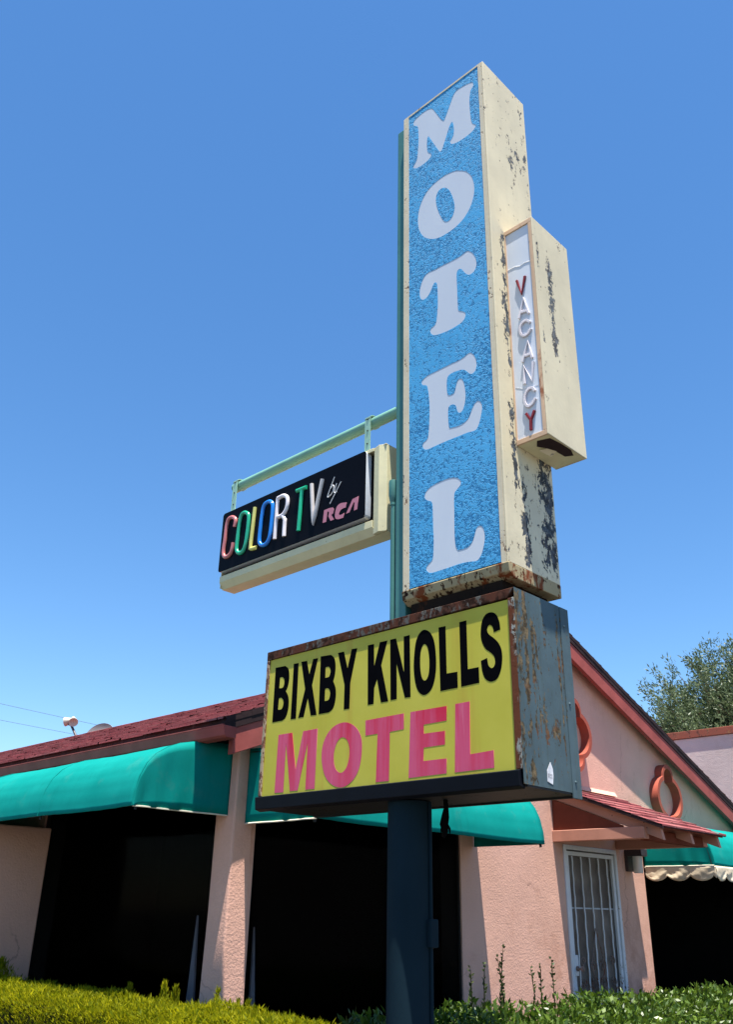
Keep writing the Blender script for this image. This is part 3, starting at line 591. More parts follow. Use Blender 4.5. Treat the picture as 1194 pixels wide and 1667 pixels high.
# ------------------------------------------------------------------ pylon sign
# letter outlines in metres on the sign planes (x, z, corner flag)
LET={'M':[[(-2.3031,6.4593,1),(-2.3258,6.475,0),(-2.3694,6.4884,0),(-2.4227,6.4961,0),(-2.453,6.4878,0),(-2.4718,6.4599,0),(-2.4974,6.4077,0),(-2.5229,6.3555,0),(-2.5451,6.314,0),(-2.5572,6.3169,0),(-2.5778,6.3527,0),(-2.6073,6.419,0),(-2.6313,6.4715,0),(-2.6466,6.4972,0),(-2.6716,6.5138,0),(-2.7128,6.5229,0),(-2.7643,6.5193,0),(-2.8,6.5099,0),(-2.8131,6.486,0),(-2.8067,6.4607,1),(-2.781,6.4374,0),(-2.7715,6.4133,0),(-2.7675,6.3467,0),(-2.7679,6.2809,0),(-2.7742,6.2004,0),(-2.7828,6.1353,0),(-2.8051,6.1062,0),(-2.8147,6.0873,0),(-2.8053,6.071,0),(-2.7833,6.0586,0),(-2.7428,6.052,0),(-2.6994,6.0559,0),(-2.6685,6.0686,0),(-2.6571,6.0953,1),(-2.6771,6.1163,0),(-2.6891,6.1379,0),(-2.6947,6.1872,0),(-2.6941,6.2322,0),(-2.6894,6.2613,0),(-2.6831,6.2696,1),(-2.6721,6.2515,0),(-2.6423,6.1805,0),(-2.613,6.1138,0),(-2.5955,6.0755,0),(-2.5838,6.0606,0),(-2.5717,6.0643,0),(-2.5561,6.097,0),(-2.5339,6.1503,0),(-2.5148,6.1998,0),(-2.4959,6.2367,0),(-2.4807,6.2475,1),(-2.4726,6.2187,0),(-2.4694,6.165,0),(-2.4741,6.1241,0),(-2.4906,6.1018,0),(-2.5029,6.0858,0),(-2.4975,6.066,0),(-2.4803,6.0501,0),(-2.437,6.0365,0),(-2.3796,6.0337,0),(-2.3339,6.0394,0),(-2.3079,6.0536,0),(-2.2959,6.0723,0),(-2.3039,6.0847,0),(-2.3227,6.1087,1),(-2.3309,6.1465,0),(-2.3358,6.2137,0),(-2.3377,6.2856,0),(-2.3353,6.3484,0),(-2.3258,6.3993,0),(-2.3105,6.4194,0),(-2.3012,6.4346,0)]],'O':[[(-2.4334,5.7897,0),(-2.3842,5.746,0),(-2.3476,5.6848,0),(-2.331,5.6179,0),(-2.3298,5.5535,0),(-2.3412,5.4982,0),(-2.3649,5.4457,0),(-2.4019,5.4019,0),(-2.4522,5.372,0),(-2.5137,5.357,0),(-2.5812,5.3565,0),(-2.6324,5.3681,0),(-2.6783,5.3933,0),(-2.7247,5.4362,0),(-2.7568,5.491,0),(-2.7744,5.552,0),(-2.7782,5.6139,0),(-2.7705,5.675,0),(-2.7518,5.7294,0),(-2.7179,5.7799,0),(-2.6722,5.8131,0),(-2.6182,5.828,0),(-2.5591,5.8326,0),(-2.5011,5.8224,0),(-2.4669,5.8104,0)],[(-2.5556,5.7305,0),(-2.5274,5.6994,0),(-2.5058,5.6491,0),(-2.4903,5.5918,0),(-2.4818,5.5338,0),(-2.4863,5.4963,0),(-2.5024,5.4608,0),(-2.5253,5.4468,0),(-2.5507,5.4515,0),(-2.5729,5.4771,0),(-2.5947,5.5317,0),(-2.6138,5.591,0),(-2.6261,5.6524,0),(-2.6265,5.6945,0),(-2.6141,5.7282,0),(-2.5904,5.7422,0)]],'T':[[(-2.3852,5.1222,0),(-2.3624,5.0952,0),(-2.3431,5.0545,0),(-2.3356,5.0105,0),(-2.3411,4.9769,0),(-2.3575,4.955,0),(-2.3838,4.949,0),(-2.4043,4.9606,0),(-2.4245,4.9878,0),(-2.4395,5.0149,0),(-2.455,5.0307,0),(-2.4711,5.0303,0),(-2.4796,5.0165,0),(-2.4818,4.978,0),(-2.4805,4.8983,0),(-2.4802,4.8203,0),(-2.4781,4.7525,0),(-2.4697,4.7354,0),(-2.4467,4.7198,0),(-2.4292,4.7016,0),(-2.4262,4.685,0),(-2.4357,4.6623,0),(-2.4595,4.6469,0),(-2.5014,4.6405,0),(-2.5542,4.6393,0),(-2.6075,4.6455,0),(-2.6452,4.654,0),(-2.6696,4.666,0),(-2.6857,4.6893,0),(-2.6882,4.7085,0),(-2.677,4.721,0),(-2.6548,4.7279,0),(-2.6408,4.7492,0),(-2.6332,4.8024,0),(-2.6275,4.8727,0),(-2.6276,4.9523,0),(-2.6295,5.0015,0),(-2.6357,5.0292,0),(-2.6496,5.0369,0),(-2.661,5.027,0),(-2.6755,4.9999,0),(-2.6956,4.9731,0),(-2.7185,4.9585,0),(-2.7441,4.9615,0),(-2.7611,4.9814,0),(-2.7677,5.0176,0),(-2.7634,5.0589,0),(-2.7485,5.1002,0),(-2.7251,5.1312,0),(-2.6934,5.1409,0),(-2.6479,5.1342,0),(-2.5973,5.1326,0),(-2.5419,5.1278,0),(-2.4872,5.1231,0),(-2.4439,5.1247,0),(-2.4115,5.1298,0),(-2.3982,5.1299,0)]],'E':[[(-2.4016,4.4157,0),(-2.3801,4.3913,0),(-2.3667,4.3566,0),(-2.3634,4.3174,0),(-2.3745,4.2851,0),(-2.3922,4.2744,0),(-2.4092,4.2797,0),(-2.4235,4.2955,0),(-2.4378,4.3137,0),(-2.4599,4.3298,0),(-2.49,4.3373,0),(-2.5256,4.3414,0),(-2.5567,4.3362,0),(-2.5701,4.3182,0),(-2.5735,4.284,0),(-2.5721,4.2361,0),(-2.5651,4.2086,1),(-2.5448,4.2033,0),(-2.5244,4.2063,0),(-2.5135,4.2297,0),(-2.5051,4.2588,0),(-2.4918,4.2789,0),(-2.4766,4.2792,0),(-2.462,4.2657,0),(-2.4507,4.2304,0),(-2.445,4.1816,0),(-2.4464,4.1409,0),(-2.4553,4.0989,0),(-2.4685,4.0726,0),(-2.4861,4.0639,0),(-2.5007,4.0743,0),(-2.5085,4.0957,0),(-2.5143,4.1187,0),(-2.5265,4.132,0),(-2.544,4.1379,0),(-2.5609,4.1333,0),(-2.5674,4.1175,0),(-2.5684,4.0766,0),(-2.5669,4.0349,0),(-2.5628,3.9979,1),(-2.5305,3.9912,0),(-2.491,3.987,0),(-2.4565,3.9935,0),(-2.4291,4.0116,0),(-2.4083,4.048,0),(-2.3903,4.0765,0),(-2.3705,4.0886,0),(-2.3517,4.0807,0),(-2.3394,4.0555,0),(-2.3396,4.0289,0),(-2.3486,3.9882,0),(-2.3621,3.9496,0),(-2.3799,3.9215,0),(-2.4015,3.9167,0),(-2.4396,3.9226,0),(-2.4931,3.9232,0),(-2.5622,3.925,0),(-2.6328,3.9246,0),(-2.6892,3.9229,0),(-2.7203,3.9231,0),(-2.7437,3.9339,0),(-2.755,3.9563,0),(-2.7485,3.9745,0),(-2.73,3.9836,0),(-2.7152,3.9963,0),(-2.7083,4.0397,0),(-2.7032,4.1073,0),(-2.7011,4.1769,0),(-2.703,4.2346,0),(-2.7091,4.2948,0),(-2.7162,4.3317,1),(-2.7258,4.3431,0),(-2.7473,4.354,0),(-2.7581,4.3695,0),(-2.7552,4.3854,0),(-2.736,4.3966,0),(-2.7034,4.4041,0),(-2.655,4.4045,0),(-2.602,4.4049,0),(-2.5393,4.4053,0),(-2.4879,4.4033,0),(-2.4471,4.4083,0),(-2.4215,4.4179,0)]],'L':[[(-2.5296,3.6843,0),(-2.5084,3.6708,0),(-2.4933,3.6488,0),(-2.5001,3.628,0),(-2.5222,3.6121,0),(-2.537,3.5981,0),(-2.5419,3.562,0),(-2.5422,3.5,0),(-2.5436,3.4186,0),(-2.5439,3.3581,0),(-2.5407,3.3093,0),(-2.5344,3.2838,0),(-2.5233,3.269,1),(-2.4956,3.2675,0),(-2.4635,3.2705,0),(-2.4378,3.287,0),(-2.4209,3.3156,0),(-2.4081,3.3513,0),(-2.394,3.365,0),(-2.3762,3.3618,0),(-2.3613,3.3437,0),(-2.3547,3.3126,0),(-2.3562,3.2819,0),(-2.3659,3.2422,0),(-2.3807,3.2078,0),(-2.3993,3.1878,0),(-2.4151,3.1831,0),(-2.4439,3.1879,0),(-2.4754,3.1921,0),(-2.521,3.1941,0),(-2.5814,3.1919,0),(-2.6475,3.1908,0),(-2.6907,3.1905,0),(-2.7173,3.1963,0),(-2.7342,3.2124,0),(-2.7355,3.2288,0),(-2.724,3.2419,0),(-2.7018,3.2563,0),(-2.6919,3.2698,0),(-2.6874,3.3048,0),(-2.6843,3.3772,0),(-2.6867,3.4397,0),(-2.6878,3.5235,0),(-2.6895,3.5747,0),(-2.6967,3.5961,0),(-2.7192,3.6096,0),(-2.7368,3.6237,0),(-2.7432,3.6387,0),(-2.7389,3.6589,0),(-2.7183,3.6783,0),(-2.6826,3.6904,0),(-2.6424,3.6943,0),(-2.6026,3.6961,0),(-2.5634,3.6936,0)]],'black':[[[(-3.9115,2.8938,1),(-3.8262,2.8906,1),(-3.7957,2.8683,0),(-3.7844,2.8252,0),(-3.7859,2.7876,0),(-3.7955,2.7576,0),(-3.8081,2.7407,1),(-3.7848,2.7093,0),(-3.7756,2.6679,0),(-3.7807,2.6195,0),(-3.799,2.5852,0),(-3.8259,2.5733,1),(-3.911,2.5732,1)],[(-3.8656,2.8285,1),(-3.8444,2.827,0),(-3.8288,2.8132,0),(-3.8249,2.7904,0),(-3.8315,2.7693,0),(-3.8453,2.7638,0),(-3.8674,2.7658,1)],[(-3.8647,2.7069,1),(-3.8428,2.7063,0),(-3.8253,2.6902,0),(-3.8224,2.6681,0),(-3.8299,2.6474,0),(-3.8414,2.6397,0),(-3.8671,2.6412,1)]],[[(-3.7504,2.8907,1),(-3.7083,2.8887,1),(-3.7069,2.5701,1),(-3.7518,2.5721,1)]],[[(-3.6853,2.8912,1),(-3.6375,2.8893,1),(-3.6127,2.8073,1),(-3.5851,2.891,1),(-3.5447,2.889,1),(-3.5849,2.7415,1),(-3.5377,2.5703,1),(-3.584,2.5714,1),(-3.6149,2.6731,1),(-3.6433,2.5718,1),(-3.6881,2.5714,1),(-3.6413,2.7286,1)]],[[(-3.5229,2.8945,1),(-3.4394,2.8892,1),(-3.4123,2.8661,0),(-3.4,2.8245,0),(-3.4019,2.7766,0),(-3.4143,2.7366,1),(-3.3956,2.7011,0),(-3.3893,2.6589,0),(-3.3956,2.6159,0),(-3.4108,2.586,0),(-3.4394,2.5705,1),(-3.5205,2.571,1)],[(-3.4793,2.8255,1),(-3.455,2.8245,0),(-3.4412,2.8101,0),(-3.4385,2.7915,0),(-3.4461,2.7716,0),(-3.4569,2.7661,0),(-3.4794,2.766,1)],[(-3.4767,2.7042,1),(-3.4535,2.7038,0),(-3.4372,2.6865,0),(-3.4359,2.6627,0),(-3.4434,2.6431,0),(-3.4558,2.6371,0),(-3.4772,2.6377,1)]],[[(-3.3836,2.8903,1),(-3.3369,2.8893,1),(-3.3052,2.7907,1),(-3.2769,2.8925,1),(-3.2347,2.8903,1),(-3.2813,2.7074,1),(-3.2825,2.5702,1),(-3.3248,2.5706,1),(-3.3248,2.7052,1)]],[[(-3.1545,2.8911,1),(-3.1098,2.8906,1),(-3.1056,2.7694,1),(-3.0665,2.892,1),(-3.0121,2.8912,1),(-3.055,2.7668,1),(-3.0027,2.5705,1),(-3.0532,2.5708,1),(-3.0831,2.697,1),(-3.1031,2.6546,1),(-3.1058,2.5708,1),(-3.1476,2.5709,1)]],[[(-2.9926,2.8914,1),(-2.9514,2.8909,1),(-2.8954,2.7012,1),(-2.8975,2.8905,1),(-2.8566,2.8914,1),(-2.8514,2.5707,1),(-2.889,2.5723,1),(-2.9462,2.7574,1),(-2.9441,2.5732,1),(-2.9869,2.5736,1)]],[[(-2.7548,2.8988,0),(-2.716,2.8726,0),(-2.6922,2.8179,0),(-2.6834,2.7286,0),(-2.6895,2.654,0),(-2.7132,2.5936,0),(-2.755,2.5678,0),(-2.7933,2.584,0),(-2.8177,2.6308,0),(-2.8295,2.7093,0),(-2.8256,2.7864,0),(-2.8129,2.8517,0),(-2.7873,2.8893,0)],[(-2.7556,2.8241,0),(-2.7381,2.8042,0),(-2.7282,2.7582,0),(-2.7274,2.7088,0),(-2.7329,2.6663,0),(-2.7457,2.6441,0),(-2.7612,2.64,0),(-2.7764,2.657,0),(-2.7853,2.6965,0),(-2.787,2.7463,0),(-2.7824,2.7899,0),(-2.7714,2.8159,0)]],[[(-2.6643,2.8922,1),(-2.6199,2.8917,1),(-2.6182,2.6522,1),(-2.5523,2.6506,1),(-2.5521,2.5733,1),(-2.659,2.5724,1)]],[[(-2.5328,2.8935,1),(-2.4894,2.8939,1),(-2.489,2.6523,1),(-2.4244,2.6521,1),(-2.4238,2.5771,1),(-2.5312,2.5744,1)]],[[(-2.2916,2.8086,1),(-2.3292,2.8028,1),(-2.3342,2.8276,0),(-2.3492,2.8428,0),(-2.3635,2.836,0),(-2.3675,2.8182,0),(-2.3577,2.7978,0),(-2.3336,2.7774,0),(-2.3072,2.749,0),(-2.2907,2.7124,0),(-2.2884,2.666,0),(-2.299,2.6172,0),(-2.3222,2.5806,0),(-2.3563,2.5718,0),(-2.3864,2.5881,0),(-2.4035,2.624,0),(-2.4105,2.6793,1),(-2.3737,2.6869,1),(-2.3679,2.6514,0),(-2.3501,2.6347,0),(-2.3343,2.6433,0),(-2.3288,2.6653,0),(-2.335,2.6895,0),(-2.3556,2.7112,0),(-2.3828,2.7343,0),(-2.4019,2.7746,0),(-2.4057,2.8178,0),(-2.3958,2.8693,0),(-2.3719,2.8994,0),(-2.3399,2.9034,0),(-2.3123,2.8869,0),(-2.2956,2.8489,0)]]],'pink':[[[(-3.8484,2.4965,1),(-3.7308,2.4958,1),(-3.6871,2.2939,1),(-3.6402,2.4934,1),(-3.5241,2.4945,1),(-3.5281,2.1802,1),(-3.6007,2.1811,1),(-3.5987,2.4278,1),(-3.6614,2.1811,1),(-3.7249,2.1813,1),(-3.7782,2.4411,1),(-3.779,2.1796,1),(-3.8534,2.1814,1)]],[[(-3.3024,2.5008,0),(-3.2326,2.4679,0),(-3.1904,2.4106,0),(-3.1838,2.3375,0),(-3.2003,2.2574,0),(-3.2454,2.2004,0),(-3.3187,2.1725,0),(-3.3956,2.1914,0),(-3.4528,2.2424,0),(-3.4813,2.3241,0),(-3.4778,2.3988,0),(-3.4413,2.4598,0),(-3.3799,2.4961,0)],[(-3.3222,2.4251,0),(-3.2908,2.4058,0),(-3.2739,2.362,0),(-3.2764,2.3103,0),(-3.2956,2.2656,0),(-3.3295,2.2458,0),(-3.3653,2.2612,0),(-3.3857,2.2995,0),(-3.3884,2.3524,0),(-3.372,2.3985,0),(-3.3483,2.4215,0)]],[[(-3.1618,2.4932,1),(-2.8958,2.4961,1),(-2.8956,2.4183,1),(-2.9893,2.4159,1),(-2.9934,2.1791,1),(-3.0821,2.18,1),(-3.0741,2.4163,1),(-3.1596,2.4155,1)]],[[(-2.8522,2.4966,1),(-2.6223,2.4962,1),(-2.624,2.4272,1),(-2.7662,2.4249,1),(-2.7666,2.3818,1),(-2.6351,2.3804,1),(-2.6366,2.3167,1),(-2.7673,2.3158,1),(-2.7705,2.2537,1),(-2.6282,2.2528,1),(-2.6299,2.1852,1),(-2.8647,2.1825,1)]],[[(-2.5697,2.4979,1),(-2.4839,2.4987,1),(-2.4895,2.2581,1),(-2.3576,2.2633,1),(-2.3581,2.1867,1),(-2.5813,2.1849,1)]]],'vac':[[[(-2.1548,4.8532,0),(-2.128,4.7426,0),(-2.0989,4.854,0)]],[[(-2.154,4.5882,0),(-2.1169,4.7124,0),(-2.0919,4.5918,0)],[(-2.1405,4.6241,0),(-2.1004,4.6151,0)]],[[(-2.0862,4.5286,0),(-2.1083,4.5546,0),(-2.1377,4.5497,0),(-2.1526,4.5226,0),(-2.1493,4.4841,0),(-2.1338,4.4633,0),(-2.1074,4.4635,0),(-2.0842,4.4885,0)]],[[(-2.151,4.2995,0),(-2.1082,4.4179,0),(-2.0896,4.3004,0)],[(-2.1331,4.3316,0),(-2.0979,4.3293,0)]],[[(-2.1462,4.1593,0),(-2.1441,4.275,0),(-2.0985,4.1568,0),(-2.0855,4.274,0)]],[[(-2.0881,4.0907,0),(-2.1015,4.1155,0),(-2.1291,4.1174,0),(-2.1499,4.0851,0),(-2.1512,4.0448,0),(-2.1361,4.0169,0),(-2.1105,4.0211,0),(-2.0867,4.0472,0)]],[[(-2.1502,3.9791,0),(-2.124,3.9286,0),(-2.0977,3.9779,0)],[(-2.124,3.9286,0),(-2.1267,3.8703,0)]]],'crack':[[(-2.2134,4.9616,0),(-2.1625,4.9602,0),(-2.1297,4.9464,0),(-2.096,4.952,0),(-2.0356,4.9427,0)],[(-2.2082,4.1653,0),(-2.1761,4.1478,0),(-2.1535,4.1348,0),(-2.1028,4.1289,0),(-2.0304,4.121,0)]],'tv':[('C',[[(-4.4571,3.9635,0),(-4.4521,4.0136,0),(-4.4858,4.045,0),(-4.5282,4.0454,0),(-4.548,4.0051,0),(-4.5528,3.8969,0),(-4.5591,3.8086,0),(-4.5417,3.7683,0),(-4.5005,3.7604,0),(-4.4661,3.7867,0),(-4.4565,3.8464,0)]]),('O',[[(-4.3569,4.0416,0),(-4.3195,4.0194,0),(-4.3064,3.9824,0),(-4.3079,3.8877,0),(-4.3182,3.7967,0),(-4.3388,3.7557,0),(-4.3767,3.7495,0),(-4.4089,3.7773,0),(-4.4129,3.8285,0),(-4.4083,3.9284,0),(-4.3987,4.0038,0),(-4.3866,4.0336,0),(-4.3569,4.0416,0)]]),('L',[[(-4.2469,4.0453,0),(-4.2632,3.7482,0),(-4.1983,3.7422,0)]]),('P',[[(-4.1024,4.044,0),(-4.067,4.0193,0),(-4.0577,3.9666,0),(-4.0614,3.8403,0),(-4.0709,3.7745,0),(-4.0975,3.7421,0),(-4.1407,3.7425,0),(-4.1712,3.7737,0),(-4.1729,3.8492,0),(-4.1645,3.9637,0),(-4.1491,4.03,0),(-4.1024,4.044,0)]]),('R',[[(-4.0116,4.0378,0),(-4.0162,3.7499,0)],[(-4.0116,4.0378,0),(-3.9567,4.0404,0),(-3.9202,4.0174,0),(-3.9103,3.9759,0),(-3.9198,3.9296,0),(-3.9532,3.9004,0),(-4.0032,3.9003,0)],[(-3.9529,3.8971,0),(-3.9274,3.8634,0),(-3.9257,3.7439,0)]]),('T',[[(-3.8256,4.0313,0),(-3.7317,4.0289,0)],[(-3.7753,4.0301,0),(-3.7882,3.743,0)]]),('V',[[(-3.6864,4.0349,0),(-3.6533,3.754,0),(-3.5863,4.0353,0)]])],'by':[[(-3.4803,4.0175,0),(-3.5358,3.9058,0),(-3.5151,3.9011,0),(-3.4917,3.9199,0),(-3.4835,3.9519,0),(-3.494,3.9648,0),(-3.5094,3.9478,0)],[(-3.4599,3.9662,0),(-3.4771,3.9215,0),(-3.4706,3.9037,0),(-3.4548,3.9111,0)],[(-3.4212,3.9659,0),(-3.5137,3.8443,0)]],'rca':[[[(-3.5712,3.7348,1),(-3.5629,3.8172,1),(-3.5188,3.8179,1),(-3.4878,3.8127,1),(-3.4759,3.7998,1),(-3.4802,3.7734,1),(-3.4967,3.7662,1),(-3.4707,3.729,1),(-3.5019,3.7279,1),(-3.5224,3.7647,1),(-3.5174,3.7909,1),(-3.5325,3.8004,1),(-3.5401,3.7331,1)]],[[(-3.3685,3.8094,1),(-3.3735,3.7775,1),(-3.401,3.7786,0),(-3.4203,3.7705,0),(-3.4312,3.7495,0),(-3.4151,3.7416,0),(-3.3862,3.745,1),(-3.3904,3.7172,1),(-3.4337,3.7193,0),(-3.4606,3.734,0),(-3.4639,3.7685,0),(-3.4498,3.8072,0),(-3.4186,3.819,0)]],[[(-3.3694,3.735,1),(-3.3182,3.8149,1),(-3.2691,3.8187,1),(-3.2763,3.7367,1),(-3.3038,3.7355,1),(-3.2995,3.7878,1),(-3.308,3.7905,1),(-3.3407,3.736,1)]]]}
def letters(items, mat, front, thick, parent, name='letter', bevel=0):
    for cs in items:
        obj(name, plate(name, [smooth_contour(c) for c in cs], 'Y-', front, thick), mat, parent, bevel=bevel)
BX0, BX1, BY0, BY1, BZ0, BZ1 = -2.8994, -2.2212, 3.24, 3.697, 3.0926, 6.5875
YX0, YX1, YY0, YY1, YZ0, YZ1 = -3.988, -2.198, 3.24, 3.698, 2.0946, 2.9975

def pole():
    t = thing('sign_pole', (-3.0, 3.413, 0), 'thick dark blue steel pole under the yellow sign, behind the hedge', 'pole')
    obj('post', MB().lathe([(.105, 0), (.105, 2.093)], (-2.998, 3.402, 0), n=40), M['pole'], t, smooth=True)
    obj('base_plate', MB().box(-3.25, -2.75, 3.163, 3.663, .0, .03), M['pole'], t, bevel=.004)
    c = MB().tube([(-2.892, 3.437, .1), (-2.892, 3.437, 2.093)], .009, 8); obj('conduit', c, M['pole'], t, smooth=True)
    obj('junction_box', MB().box(-2.912, -2.868, 3.41, 3.465, 1.45, 1.57), M['pole'], t, bevel=.006)
pole()

def blue_sign():
    t = thing('motel_sign', (-2.56, 3.47, BZ0), 'tall blue vertical sign reading MOTEL in white, with peeling cream sides', 'sign')
    fw = .048                                               # cream flange left and right of the blue face
    px0, px1, pz0, pz1 = BX0+.046, BX1-.040, BZ0+.035, BZ1-.018
    # metal box: sides, back, top, bottom
    # flanges of the box lie 6 mm in front of the face
    side = MB().box(BX1-.012, BX1, BY0+.001, BY1, BZ0+.04, BZ1-.004); obj('side_panel', side, M['cream'], t, bevel=.003)
    side = MB().box(BX0, BX0+.012, BY0+.001, BY1, BZ0+.04, BZ1-.004); obj('side_panel', side, M['cream'], t, bevel=.003)
    obj('back_panel', MB().box(BX0+.012, BX1-.012, BY1-.02, BY1-.002, BZ0+.04, BZ1-.02), M['cream'], t)
    obj('top_panel', MB().box(BX0+.013, BX1-.013, BY0+.004, BY1-.022, BZ1-.016, BZ1-.004), M['cream_edge'], t)
    tr = MB().box(BX0+.012, px0, BY0, BY0+.018, BZ0+.04, BZ1-.018).box(px1, BX1-.0121, BY0, BY0+.018, BZ0+.04, BZ1-.018).box(BX0+.0121, BX1-.0122, BY0+.0006, BY0+.018, BZ1-.0178, BZ1-.003)
    obj('front_trim', tr, M['cream_edge'], t)
    lp = MB(); h = .065; d = .05
    lp.prism([(BX0-.004, BY0+.012, BZ0+.045), (BX0-.004, BY0-.004, BZ0+.038), (BX0-.004, BY0+.004, BZ0-.008), (BX0-.004, BY0+.045, BZ0-.032), (BX0-.004, BY1-.0, BZ0-.032), (BX0-.004, BY1-.0, BZ0+.039), (BX0-.004, BY0+.03, BZ0+.039)], (BX1-BX0+.006, 0, 0))
    obj('bottom_lip', lp, M['rust_lip'], t, bevel=.004)
    # blue face cut out round the letters, white letters set 7 mm behind it
    k = [rect(px0, px1, BZ0+.047, pz1)]
    for ch in 'MOTEL':
        for c in LET[ch]: k.append(smooth_contour(c))
    obj('face', plate('face', k, 'Y-', BY0+.003, .008), M['blue'], t)
    for ch in 'MOTEL':
        me = plate('letter', [grow(smooth_contour(LET[ch][0]), .008)] + [grow(smooth_contour(c), -.008) for c in LET[ch][1:]], 'Y-', BY0+.0040, .004); obj('letter', me, M['white_letter'], t)
    obj('backing', MB().box(px0, px1, BY0+.0182, BY0+.024, BZ0+.047, pz1), M['cream_edge'], t)
    obj('spacer', MB().box(BX0+.035, BX1-.06, BY0+.03, BY1-.04, YZ1-.001, BZ0-.033), M['rust_dark'], t)
def grow(c, d):
    out = []; n = len(c)
    area = sum(c[i][0]*c[(i+1) % n][1]-c[(i+1) % n][0]*c[i][1] for i in range(n))
    s = 1 if area > 0 else -1
    for i in range(n):
        a, b = Vector(c[i-1]), Vector(c[(i+1) % n]); e = (b-a)
        if e.length < 1e-9: out.append(c[i]); continue
        e.normalize(); out.append((c[i][0]+s*e.y*d, c[i][1]-s*e.x*d))
    return out
blue_sign()

def vacancy():
    x0, x1, y0, y1, z0, z1 = BX1+.001, -2.027, 3.368, 3.742, 3.812, 5.245
    t = thing('vacancy_sign', ((x0+x1)/2, (y0+y1)/2, z0), 'narrow cream box sign reading VACANCY on the side of the blue sign', 'sign')
    bx = MB().box(x1-.008, x1, y0, y1, z0+.002, z1).box(x0, x1-.008, y1-.01, y1-.001, z0+.002, z1-.002).box(x0, x1-.008, y0+.002, y1-.01, z1-.012, z1-.002); obj('box', bx, M['cream_vac'], t, bevel=.003)
    fr = MB().box(x0, x0+.006, y0, y0+.012, z0+.03, z1-.03).box(x1-.03, x1-.0082, y0+.0005, y0+.012, z0+.03, z1-.03).box(x0, x1-.0083, y0+.0003, y0+.012, z1-.03, z1-.0005).box(x0, x1-.0084, y0+.0004, y0+.012, z0+.001, z0+.030)
    obj('frame', fr, M['peach'], t, bevel=.002)
    bt = MB().box(x0+.001, x1-.0085, y0+.012, y1-.011, z0+.004, z0+.010); bo = obj('bottom_panel', bt, M['cream_tv'], t)
    # where the underside paint has come away in one big flap
    pts = [(-2.115, 3.40), (-2.05, 3.42), (-2.04, 3.50), (-2.038, 3.60), (-2.06, 3.66), (-2.10, 3.64), (-2.105, 3.56), (-2.12, 3.50), (-2.15, 3.45)]
    fl = MB().prism([(x, y, z0+.0035) for x, y in pts], (0, 0, -.0015)); obj('bare_patch', fl, M['roof_edge'], bo)
    cu = MB().prism([(-2.10, 3.56, z0+.002), (-2.12, 3.50, z0+.002), (-2.15, 3.47, z0-.012), (-2.135, 3.56, z0-.018)], (0, 0, -.0015)); obj('paint_flap', cu, M['cream_vac'], bo)
    obj('face', MB().box(x0+.006, x1-.03, y0+.008, y0+.011, z0+.03, z1-.03), M['white_panel'], t)
    def ribbon(path, w, front, depth, name, mat):
        P = [Vector(p[:2]) for p in path]; L, Rr = [], []
        for i, p in enumerate(P):
            d0 = (p-P[i-1]).normalized() if i else (P[1]-P[0]).normalized(); d1 = (P[i+1]-p).normalized() if i+1 < len(P) else d0
            n0 = Vector((-d0.y, d0.x)); n1 = Vector((-d1.y, d1.x)); nn = (n0+n1); nn = nn/max(.6, nn.length**2/2) if nn.length > .3 else n0
            L.append(p+nn*w); Rr.append(p-nn*w)
        mb = MB()
        for i in range(len(P)-1):
            q = [L[i], Rr[i], Rr[i+1], L[i+1]]; mb.prism([(a.x, front, a.y) for a in q], (0, depth, 0))
        return mb
    for i, strokes in enumerate(LET['vac']):
        mb = MB()
        for k, s_ in enumerate(strokes):
            p = [Vector(q[:2]) for q in s_]
            if len(p) > 5: p, _ = smooth_path(p, 4)
            r_ = ribbon(p, .0072, y0-.004-.0004*k, .0115, 'l', None); o_ = len(mb.v); mb.v += r_.v; mb.f += [tuple(o_+j for j in f) for f in r_.f]
        obj('letter', mb, M['red_relief'] if i in (0, 6) else M['white_relief'], t, bevel=.0015)
    for k, c in enumerate(LET['crack']):
        obj('crack', MB().tube([(max(x0+.007, min(x1-.031, p[0])), y0+.0078, p[1]) for p in c], .0022 if k == 0 else .0012, 5), M['white_crack' if k == 0 else 'grey_crack'], t)
vacancy()

